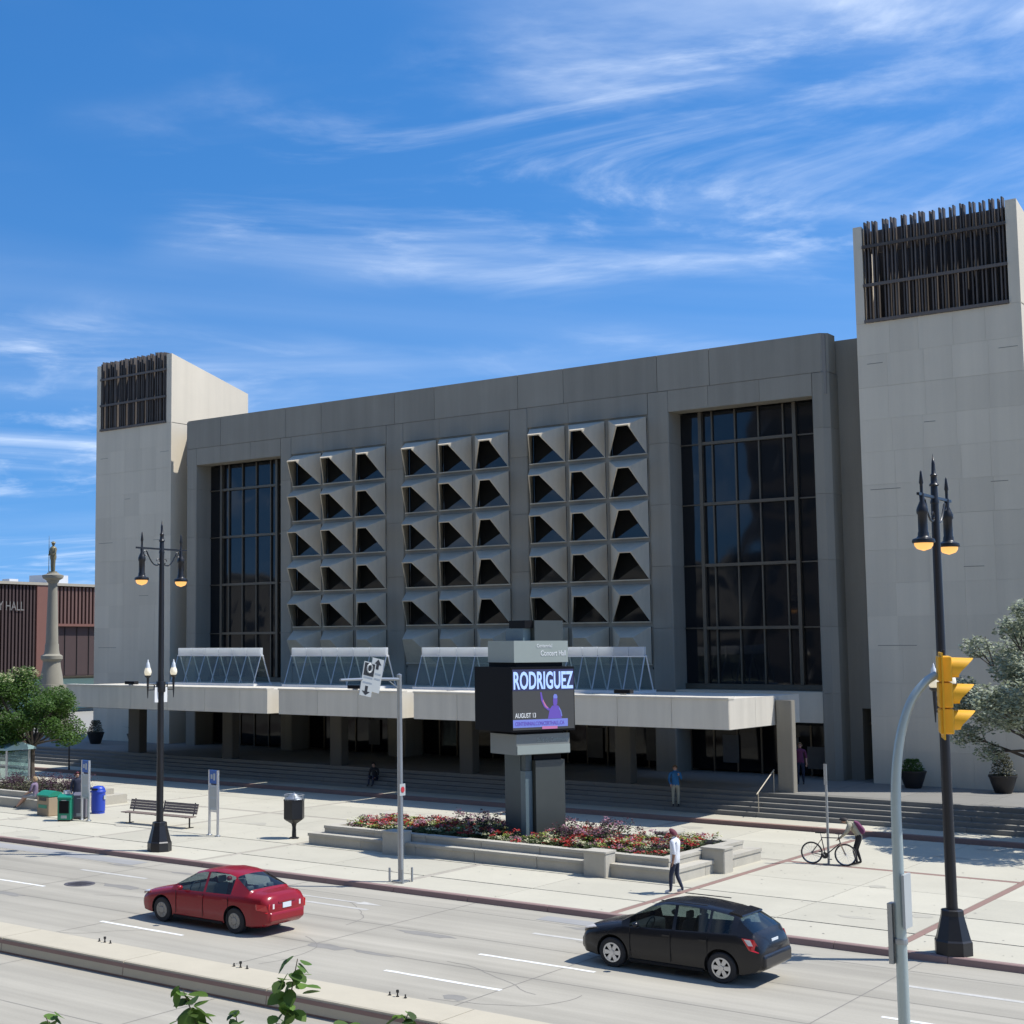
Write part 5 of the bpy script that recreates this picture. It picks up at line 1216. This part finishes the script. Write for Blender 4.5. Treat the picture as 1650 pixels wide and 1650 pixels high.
# ------------------------------------------------------------------ bicycle
mat('bike_frame', (0.05, 0.045, 0.05), 0.35, metal=.3); mat('chrome', (0.6, 0.6, 0.62), 0.2, metal=.9); mat('bike_tan', (0.36, 0.25, 0.16), .6)
bk_ = thing('bicycle', 'dark bicycle leaning against the thin steel post', 'bicycle', (-17.52, 46.48, ZS), R(6)); bk_.rotation_euler = (R(-4), 0, R(6))
for x, nm in ((-.53, 'rear'), (.53, 'front')):
    w = bpy.data.objects.new('wheel', None); w.empty_display_size = .1; col.objects.link(w); w.parent = bk_; w.location = (x, 0, .345)
    MB().tube([(.33*math.cos(a), 0, .33*math.sin(a)) for a in [2*PI*k/28 for k in range(29)]], .021, 6).build('tyre', M['rubber'], w, True)
    MB().tube([(.30*math.cos(a), 0, .30*math.sin(a)) for a in [2*PI*k/28 for k in range(29)]], .010, 5).build('rim', M['chrome'], w, True)
    mb = MB()
    for k in range(16): a = 2*PI*k/16; mb.tube([(.02*math.cos(a+.4),.02*(1 if k%2 else -1),.02*math.sin(a+.4)), (.30*math.cos(a),0,.30*math.sin(a))], .0025, 3)
    mb.lathe([(.022,-.04),(.022,.04)], (0,0,0), 8, axis='y'); mb.build('spokes', M['chrome'], w)
bb_, st_, hd_, hb_ = (-.10,0,.29), (-.22,0,.84), (.33,0,.86), (.37,0,.70)
for nm, pts, r_ in (('frame_tube', [bb_, st_], .017), ('frame_tube', [st_, hd_], .016), ('frame_tube', [bb_, hb_], .019), ('frame_tube', [hd_, hb_], .019)): MB().tube(pts, r_, 7).build(nm, M['bike_frame'], bk_, True)
for s_ in (-1, 1):
    MB().tube([bb_, (-.53,s_*.05,.345)], .011, 6).build('chain_stay', M['bike_frame'], bk_); MB().tube([(-.21,0,.80), (-.53,s_*.05,.345)], .010, 6).build('seat_stay', M['bike_frame'], bk_)
    MB().tube([hb_, (.40,s_*.05,.62), (.53,s_*.05,.345)], .012, 6).build('fork', M['bike_tan'], bk_)
    MB().tube([(-.10,s_*.06,.29), (-.10+s_*.12,s_*.07,.29-s_*.12)], .010, 5).build('crank', M['chrome'], bk_); MB().box(-.10+s_*.12-.05,-.10+s_*.12+.05,s_*.11-.04,s_*.11+.04,.29-s_*.12-.012,.29-s_*.12+.012).build('pedal', M['black_plastic'], bk_)
MB().lathe([(.10,-.004),(.10,.004)], (-.10,-.045,.29), 20, axis='y').build('chainring', M['black_plastic'], bk_); MB().tube([(-.10,-.045,.39),(-.53,-.045,.385)], .006, 4).tube([(-.10,-.045,.19),(-.53,-.045,.305)], .006, 4).build('chain', M['black_plastic'], bk_)
MB().tube([st_, (-.25,0,.97)], .013, 6).build('seat_post', M['chrome'], bk_)
MB().extrude([(-.40,-.07,.97),(-.40,.07,.97),(-.30,.06,.97),(-.10,.015,.97),(-.10,-.015,.97),(-.30,-.06,.97)], (0,0,.045)).build('saddle', M['black_plastic'], bk_)
MB().tube([hd_, (.32,0,.98)], .015, 6).tube([(.30,-.28,1.0),(.36,-.1,.98),(.36,.1,.98),(.30,.28,1.0)], .012, 6).build('handlebar', M['bike_frame'], bk_)

# ------------------------------------------------------------------ trees and plants
leafmat('leaf_dark', (0.075, 0.15, 0.026), .5, .45); leafmat('leaf_blossom', (0.42, 0.44, 0.22), .25, .3); leafmat('leaf_silver', (0.34, 0.375, 0.265), .4, .35); leafmat('leaf_olive', (0.09, 0.09, 0.045), .4, .3); leafmat('leaf_bright', (0.10, 0.18, 0.03), .55, .45)
mat('bark', (0.075, 0.058, 0.045), .9, var=.2, vscale=5, bump=.3, bscale=20)
def tree(name, label, loc, trunk_h, r0, clumps, leaf, lsize, nper, seed, blossom=None, lean=(0,0), limbs=7):
    """tapered trunk with limbs; crown = many leaf faces in uneven clumps"""
    r = random.Random(seed); t = thing(name, label, 'tree', loc); o = Vector(loc)
    tr = MB(); top = Vector((lean[0], lean[1], trunk_h))
    tr.tube([(0,0,-.05), (0,0,.12), top*.5+V3(r.uniform(-.05,.05), r.uniform(-.05,.05), 0), top], [r0*1.6, r0*1.1, r0*.9, r0*.65], 9)
    trunk = tr.build('trunk', M['bark'], t, True)
    lm = MB()
    for c, rad in clumps[:]:
        c = Vector(c); st = top*(r.uniform(.75, 1.0)); mid = st.lerp(c, .5)+V3(r.uniform(-.25,.25), r.uniform(-.25,.25), r.uniform(.0,.3))
        lm.tube([st, mid, c], [r0*.42, r0*.25, r0*.08], 6)
        for k in range(3): e = c+V3(r.uniform(-1,1), r.uniform(-1,1), r.uniform(-.6,1))*rad*.7; lm.tube([mid.lerp(c,.6), e], [r0*.14, r0*.03], 4)
    lm.build('limbs', M['bark'], trunk, True)
    pts = []; bl = []
    for c, rad in clumps:
        for q in range(int(nper*rad**2)):
            d = V3(r.gauss(0,1), r.gauss(0,1), r.gauss(0,1)).normalized(); rr = rad*(r.random()**.42); p = Vector(c)+V3(d.x, d.y, d.z*.78)*rr
            p += V3(math.sin(p.z*5+p.x*3), math.cos(p.x*4+p.y*2), 0)*.10*rad
            if blossom and d.z > .25 and rr > rad*.75 and r.random() < blossom[1] and c[2] > blossom[2]: bl.append(tuple(p))
            else: pts.append(tuple(p))
    leaf_cloud('crown', pts, lsize, leaf, t, .1, seed+1)
    if bl: leaf_cloud('blossom', bl, lsize*1.1, blossom[0], t, .3, seed+2)
    return t
rt1 = random.Random(21); cl = []
for k in range(26):
    a = rt1.uniform(0, 2*PI); rr = 3.0*math.sqrt(rt1.random()); cl.append(((-1.7+rr*math.cos(a), rr*math.sin(a), 3.9+rt1.uniform(-1.7, 1.6)*(1-.35*rr/3.3)-.1*rr), rt1.uniform(.6, 1.15)))
cl += [((2.1,-.6,3.1),.7), ((2.4,.3,2.5),.5), ((1.5,-.8,4.1),.7), ((-.6,-1.5,2.3),.8), ((-2.4,-1.2,2.1),.8)]
tree('leafy_tree', 'dense dark green tree with cream blossom at the left edge', (-58.6, 47.75, ZS), 2.2, .17, cl, 'leaf_dark', .14, 1500, 31, ('leaf_blossom', .40, 4.7))
rt2 = random.Random(8)
tree('young_tree', 'thin young tree with sparse olive leaves beside the left canopy end', (-63.6, 54.4, ZL), 2.2, .045, [((rt2.uniform(-.45,.45), rt2.uniform(-.4,.4), 2.2+k*.22), rt2.uniform(.28,.42)) for k in range(6)], 'leaf_olive', .12, 420, 9)
rt3 = random.Random(77); cl = []
for k in range(44):
    a = rt3.uniform(0, 2*PI); rr = 3.6*math.sqrt(rt3.random()); cl.append(((rr*math.cos(a), rr*math.sin(a), 6.3+rt3.uniform(-2.8, 2.6)*(1-.4*rr/3.6)-.12*rr), rt3.uniform(.55, 1.05)))
cl += [((-3.4,-.3,3.6),.6), ((-3.8,.0,4.6),.6), ((-2.7,-.2,3.0),.5), ((-3.6,.2,5.3),.55)]
tree('silver_tree', 'silvery grey-green tree in front of the right tower', (-12.2, 55.6, ZL), 3.0, .2, cl, 'leaf_silver', .16, 1000, 51)
mat('pot_black', (0.02, 0.018, 0.018), .5)
def pot(label, loc, leaf, h, seed, palm=False):
    t = thing('plant_pot', label, 'plant pot', loc, 0, 'black plant pots along the hall front'); r = random.Random(seed)
    MB().lathe([(.30,0),(.34,.05),(.47,.45),(.52,.62),(.55,.66),(.55,.72),(.48,.72),(.46,.66)], (0,0,0), 18).build('pot', M['pot_black'], t, True)
    MB().lathe([(.0,.66),(.46,.66)], (0,0,0), 18).build('soil', M['soil'], t)
    if palm:
        for k in range(11):
            a = 2*PI*k/11+r.uniform(-.2,.2); L_ = r.uniform(.6,1.0); pts = [(L_*u*math.cos(a), L_*u*math.sin(a), .68+h*(1.6*u-1.0*u*u)) for u in (0,.25,.5,.75,1)]
            mb = MB(); 
            for i in range(4):
                p0, p1 = Vector(pts[i]), Vector(pts[i+1]); n_ = V3(-math.sin(a), math.cos(a), 0); w0, w1 = .05*(1-abs(i/4-.4)), .05*(1-abs((i+1)/4-.4))*(.2 if i == 3 else 1)
                mb.add([p0-n_*w0, p0+n_*w0, p1+n_*w1, p1-n_*w1], [(0,1,2,3)])
            mb.build('leaf', M[leaf], t)
    else:
        pts = []
        for k in range(900):
            a = r.uniform(0,2*PI); z = r.random(); rr = .55*math.sqrt(r.random())*(1-.5*z); pts.append((rr*math.cos(a), rr*math.sin(a), .66+h*z))
        leaf_cloud('shrub', pts, .10, leaf, t, .2, seed)
    return t
pot('black plant pot with a dark leafy shrub at the right tower beside the doorway', (-20.0, 62.9, ZT), 'leaf_dark', .55, 1)
pot('black plant pot with an upright olive shrub under the silvery tree', (-16.45, 62.9, ZT), 'leaf_olive', .95, 2)
pot('black plant pot with a narrow olive shrub left of the first column', (-69.2, 61.3, ZT), 'leaf_olive', .8, 3)
pot('low black pot with a palm right of the first column', (-65.9, 61.6, ZT), 'leaf_olive', .75, 4, True)
# left flower bed with shrubs
t = thing('flower_bed', 'stone flower bed with purple shrubs at the left edge', 'flower bed', (-53.2, 43.4, ZS)); o = Vector((-53.2, 43.4, ZS))
def ring2(x0, x1, y0, y1, w, z0, z1, n):
    for (a, b, c, d) in ((x0,x1,y0,y0+w), (x0,x1,y1-w,y1)):
        for k in range(n): MB().box(a+(b-a)*k/n+.004-o.x, a+(b-a)*(k+1)/n-.004-o.x, c-o.y, d-o.y, z0-o.z, z1-o.z).build('wall_stone', M['planter_stone'], t)
    for (a, b) in ((x0,x0+w), (x1-w,x1)): MB().box(a-o.x, b-o.x, y0+w+.004-o.y, y1-w-.004-o.y, z0-o.z, z1-o.z).build('wall_stone', M['planter_stone'], t)
ring2(-57.4, -49.3, 41.2, 45.6, .42, ZS-.02, .55, 4); ring2(-56.98, -49.72, 41.62, 45.18, .3, ZS, .80, 4)
MB().cbox((-49.6-o.x, 41.4-o.y, 0), .8, .7, .78, 0, 0, .03).build('corner_block', M['planter_stone'], t)
MB().box(-56.7-o.x, -50.0-o.x, 41.92-o.y, 44.9-o.y, 0, .5).build('soil', M['soil'], t)
rs = random.Random(4)
for nm, m, n, h in (('purple_shrubs', 'leaf_purple', 60, .7), ('olive_shrubs', 'leaf_olive', 60, .45)):
    pts = []
    for k in range(n):
        x, y, hh = rs.uniform(-56.4,-50.3), rs.uniform(42.1,44.7), h*rs.uniform(.5,1.2)
        for q in range(60): a = rs.uniform(0,2*PI); rr = .3*math.sqrt(rs.random()); pts.append((x+rr*math.cos(a), y+rr*math.sin(a), .66+hh*rs.random()))
    tag(leaf_cloud(nm, pts, .10, m, None, .2, 6), 'purple-leaved shrubs in the left flower bed' if m == 'leaf_purple' else 'low olive shrubs in the left flower bed', 'plants', None, 'stuff')
# bus shelter
mat('shelter_roof', (0.30, 0.44, 0.44), .5, var=.1, vscale=2); t = thing('bus_shelter', 'glass bus shelter with a pale teal roof behind the left flower bed', 'bus shelter', (-60.6, 46.5, ZS))
for x in (-2.4, 0, 2.4):
    for y in (-.7, .7): MB().cbox((x,y,0), .08, .08, 1.95).build('post', M['aluminium'], t)
MB().extrude([(-2.6,-.95,1.95),(-2.6,.95,1.95),(-2.6,.95,2.05),(-2.6,0,2.35),(-2.6,-.95,2.05)], (5.2,0,0)).build('roof', M['shelter_roof'], t)
for x in (-2.36, .04): MB().box(x, x+2.32, .69, .705, .25, 1.85).build('pane', M['shelter_glass'], t)
for x in (-2.4, 2.4): MB().box(x-.008, x+.008, -.62, .62, .25, 1.85).build('pane', M['shelter_glass'], t)
MB().box(-2.4, 2.4, .66, .73, 1.0, 1.05).build('rail', M['aluminium'], t)

# ------------------------------------------------------------------ brown ribbed hall across the side street, and the monument
mat('brown_metal', (0.120, 0.062, 0.048), .7, var=.1, vscale=.6, objvar=.15); mat('brown_dark', (0.055, 0.032, 0.028), .8, var=.1, vscale=.6); mat('brown_red', (0.17, 0.072, 0.05), .7, var=.08, vscale=.8)
t = thing('civic_building', 'dark brown ribbed metal building with white lettering behind the monument', 'building', (-122, 95, 0)); o = Vector((-122, 95, 0))
def bx(x0, x1, y0, y1, z0, z1, n, m): return MB().box(x0-o.x, x1-o.x, y0-o.y, y1-o.y, z0, z1).build(n, M[m], t)
bx(-160, -122.3, 70, 135, 4.0, 13.7, 'wall', 'brown_dark'); bx(-160, -121.7, 69.8, 135.3, 13.7, 13.98, 'roof_edge', 'far_stone')
bx(-158, -126, 72, 130, 0, 4.0, 'base_wall', 'far_stone')
rib = MB().box(0, .32, 0, .22, 0, 9.5).mesh('rib', M['brown_dark']); y = 84.0
while y < 99.2:
    q = link('rib', rib, t); q.location = (-.3, y-o.y, 4.1); y += .46
ribs = MB().box(0, .30, 0, .26, 0, 4.0).mesh('rib', M['brown_metal']); y = 101.3
while y < 128:
    q = link('rib', ribs, t); q.location = (-.28, y-o.y, 9.6); y += .52
bx(-122.3, -121.8, 99.5, 101.2, 4.0, 13.68, 'pilaster', 'brown_red')
bx(-122.3, -121.75, 101.25, 129, 9.35, 9.62, 'lintel', 'brown_red')
bx(-122.9, -122.28, 101.8, 129, 4.1, 9.3, 'recess_panel', 'brown_dark')
for k in range(16): bx(-122.25, -122.2, 102+k*1.7, 102.06+k*1.7, 4.1, 9.3, 'panel_joint', 'under_black')
mat('letter_grey', (0.17, 0.16, 0.14), .5); lettering('CITY HALL', M['letter_grey'], t, (.16, 92.9-o.y, 10.95), RT_, 4.9, .95, .0)
mat('mint_glass', (0.35, 0.55, 0.48), .3); bx(-125.9, -125.8, 100, 128, .3, 3.6, 'window', 'mint_glass')
for x, y, w, h in ((-126, 93.5, 1.6, .5), (-127, 96.2, 1.2, .45), (-127, 100, 1.2, .5), (-126, 104.5, 3.0, 1.0)): bx(x-w/2, x+w/2, y-w/2, y+w/2, 13.95, 14.0+h, 'roof_unit', 'white_frame' if h < 1.5 else 'far_stone')
mat('monument_stone', (0.27, 0.25, 0.195), .9, var=.12, vscale=1, streak=.15); mat('bronze_statue', (0.22, 0.19, 0.11), .55, metal=.3, var=.3, vscale=3)
t = thing('monument', 'tall pale stone column monument topped by a bronze soldier statue', 'monument', (-90.4, 75.4, 0))
MB().cbox((0,0,0), 2.6, 2.6, 1.0).cbox((0,0,1.0), 2.1, 2.1, 3.2, 0, 0, .15).build('plinth', M['monument_stone'], t)
MB().lathe([(.95,4.2),(.86,4.9),(.72,5.6),(.68,6.0),(.86,6.2),(.86,6.45),(.62,6.6),(.56,6.9),(.54,7.4)], (0,0,0), 16).build('pedestal', M['monument_stone'], t, True)
MB().lathe([(.50,7.4),(.46,9.0),(.40,11.0),(.36,12.2)], (0,0,0), 18).build('shaft', M['monument_stone'], t, True)
MB().lathe([(.36,12.2),(.46,12.28),(.52,12.45),(.80,12.6),(.85,12.75),(.85,12.85),(.5,12.95),(.45,13.05)], (0,0,0), 16).build('capital', M['monument_stone'], t, True)
st = MB().lathe([(.36,13.0),(.34,13.15)], (0,0,0), 12)
for s_ in (-1, 1): st.tube([(s_*.10,0,13.1),(s_*.11,-.02,13.7),(s_*.10,0,14.2)], [.10,.12,.15], 8); st.tube([(s_*.24,0,15.0),(s_*.33,-.08,14.6),(s_*.22,-.25,14.45)], [.11,.09,.07], 7)
st.lathe([(.24,14.1),(.27,14.3),(.24,14.6),(.30,14.95),(.22,15.1),(.10,15.16),(.09,15.22)], (0,0,0), 12); st.ball((0,0,15.38), .14, .15, .18); st.lathe([(.22,15.42),(.15,15.5),(.0,15.58)], (0,0,0), 12)
st.tube([(-.34,-.15,13.1),(-.34,-.15,15.2),(-.36,-.15,16.0)], [.03,.025,.012], 6)
st.build('statue', M['bronze_statue'], t, True)

# ------------------------------------------------------------------ street tree top in the foreground
mat('twig', (0.10, 0.085, 0.05), .8)
def big_leaf():
    mb = MB(); n = 6; out = [(0,0),(.16,.10),(.28,.34),(.27,.58),(.14,.84),(0,1.0)]
    vs = [(x, y, .10*abs(x)-.10*(y-.45)**2) for x, y in out]; vs2 = [(-x, y, z) for x, y, z in vs[1:-1]]; mids = [(0, y, -.10*(y-.45)**2) for x, y in out[1:-1]]
    # halves folded along the midrib
    allv = vs+vs2+mids; V_ = len(vs)
    fs = []
    L_ = [0]+[V_+4+i for i in range(4)]+[5]; Rr = [0]+[1,2,3,4]+[5]; Ll = [0]+[V_+i for i in range(4)]+[5]
    for i in range(5):
        fs.append((L_[i], Rr[i], Rr[i+1], L_[i+1]) if i not in (0,) else (L_[0], Rr[1], L_[1])) if i < 4 else fs.append((L_[4], Rr[4], 5))
        fs.append((L_[i], L_[i+1], Ll[i+1], Ll[i]) if i not in (0,) else (L_[0], L_[1], Ll[1])) if i < 4 else fs.append((L_[4], 5, Ll[4]))
    me = bpy.data.meshes.new('leaf'); me.from_pydata(allv, [], fs); me.materials.append(M['leaf_bright'])
    for p in me.polygons: p.use_smooth = True
    return me
lf = big_leaf()
def leafobjmat():
    m = M['leaf_bright'].copy(); t_ = m.node_tree; oi = t_.nodes.new('ShaderNodeObjectInfo')
    for n_ in t_.nodes:
        if n_.type == 'MATH' and n_.operation == 'MULTIPLY_ADD': t_.links.new(oi.outputs['Random'], n_.inputs[0])
    return m
lf.materials[0] = leafobjmat()
ft = thing('linden_tree', 'leafy shoots of a street tree rising at the bottom edge', 'tree', (-6.15, 6.95, 0)); O_ = Vector((-6.15, 6.95, 0))
trk = MB().tube([(0,0,0),(.02,0,1.5),(0,.02,3.2),(0,0,4.1)], [.09,.07,.05,.03], 8).build('trunk', M['bark'], ft, True)
rl = random.Random(14)
SH = [((-6.15,6.93,4.60), (-6.01,7.00,5.27), 1.0), ((-6.42,6.70,4.55), (-6.58,6.57,5.08), .95), ((-5.62,7.35,4.55), (-5.50,7.46,4.93), .8), ((-7.1,6.15,4.5), (-7.25,6.04,4.92), .7), ((-5.85,7.15,4.5), (-5.72,7.25,4.86), .6), ((-6.3,6.8,4.5), (-6.33,6.78,4.95), .6)]
for b0, b1, k in SH:
    a, b = Vector(b0)-O_, Vector(b1)-O_; mid = a.lerp(b, .5)+V3(.03,-.02,0)
    s_ = MB().tube([V3(0,0,3.6+.3*k), a.lerp(V3(0,0,4), .4), a, mid, b], [.02,.013,.008,.006,.003], 5).build('shoot', M['twig'], trk)
    n = int(44*k)
    for i in range(n):
        u = .10+.90*(i/(n-1))**.75; p = a.lerp(mid, u*2) if u < .5 else mid.lerp(b, u*2-1)
        an = i*2.4+rl.uniform(-.5,.5); q = link('leaf', lf, s_); sz = (.078+.06*(1-abs(u-.8)))*rl.uniform(.65,1.2); q.scale = (sz*1.25, sz, sz)
        q.location = p+V3(rl.uniform(-.06,.06), rl.uniform(-.06,.06), rl.uniform(-.03,.03)); q.rotation_euler = (R(rl.uniform(-75, 15)), R(rl.uniform(-30,30)), an)
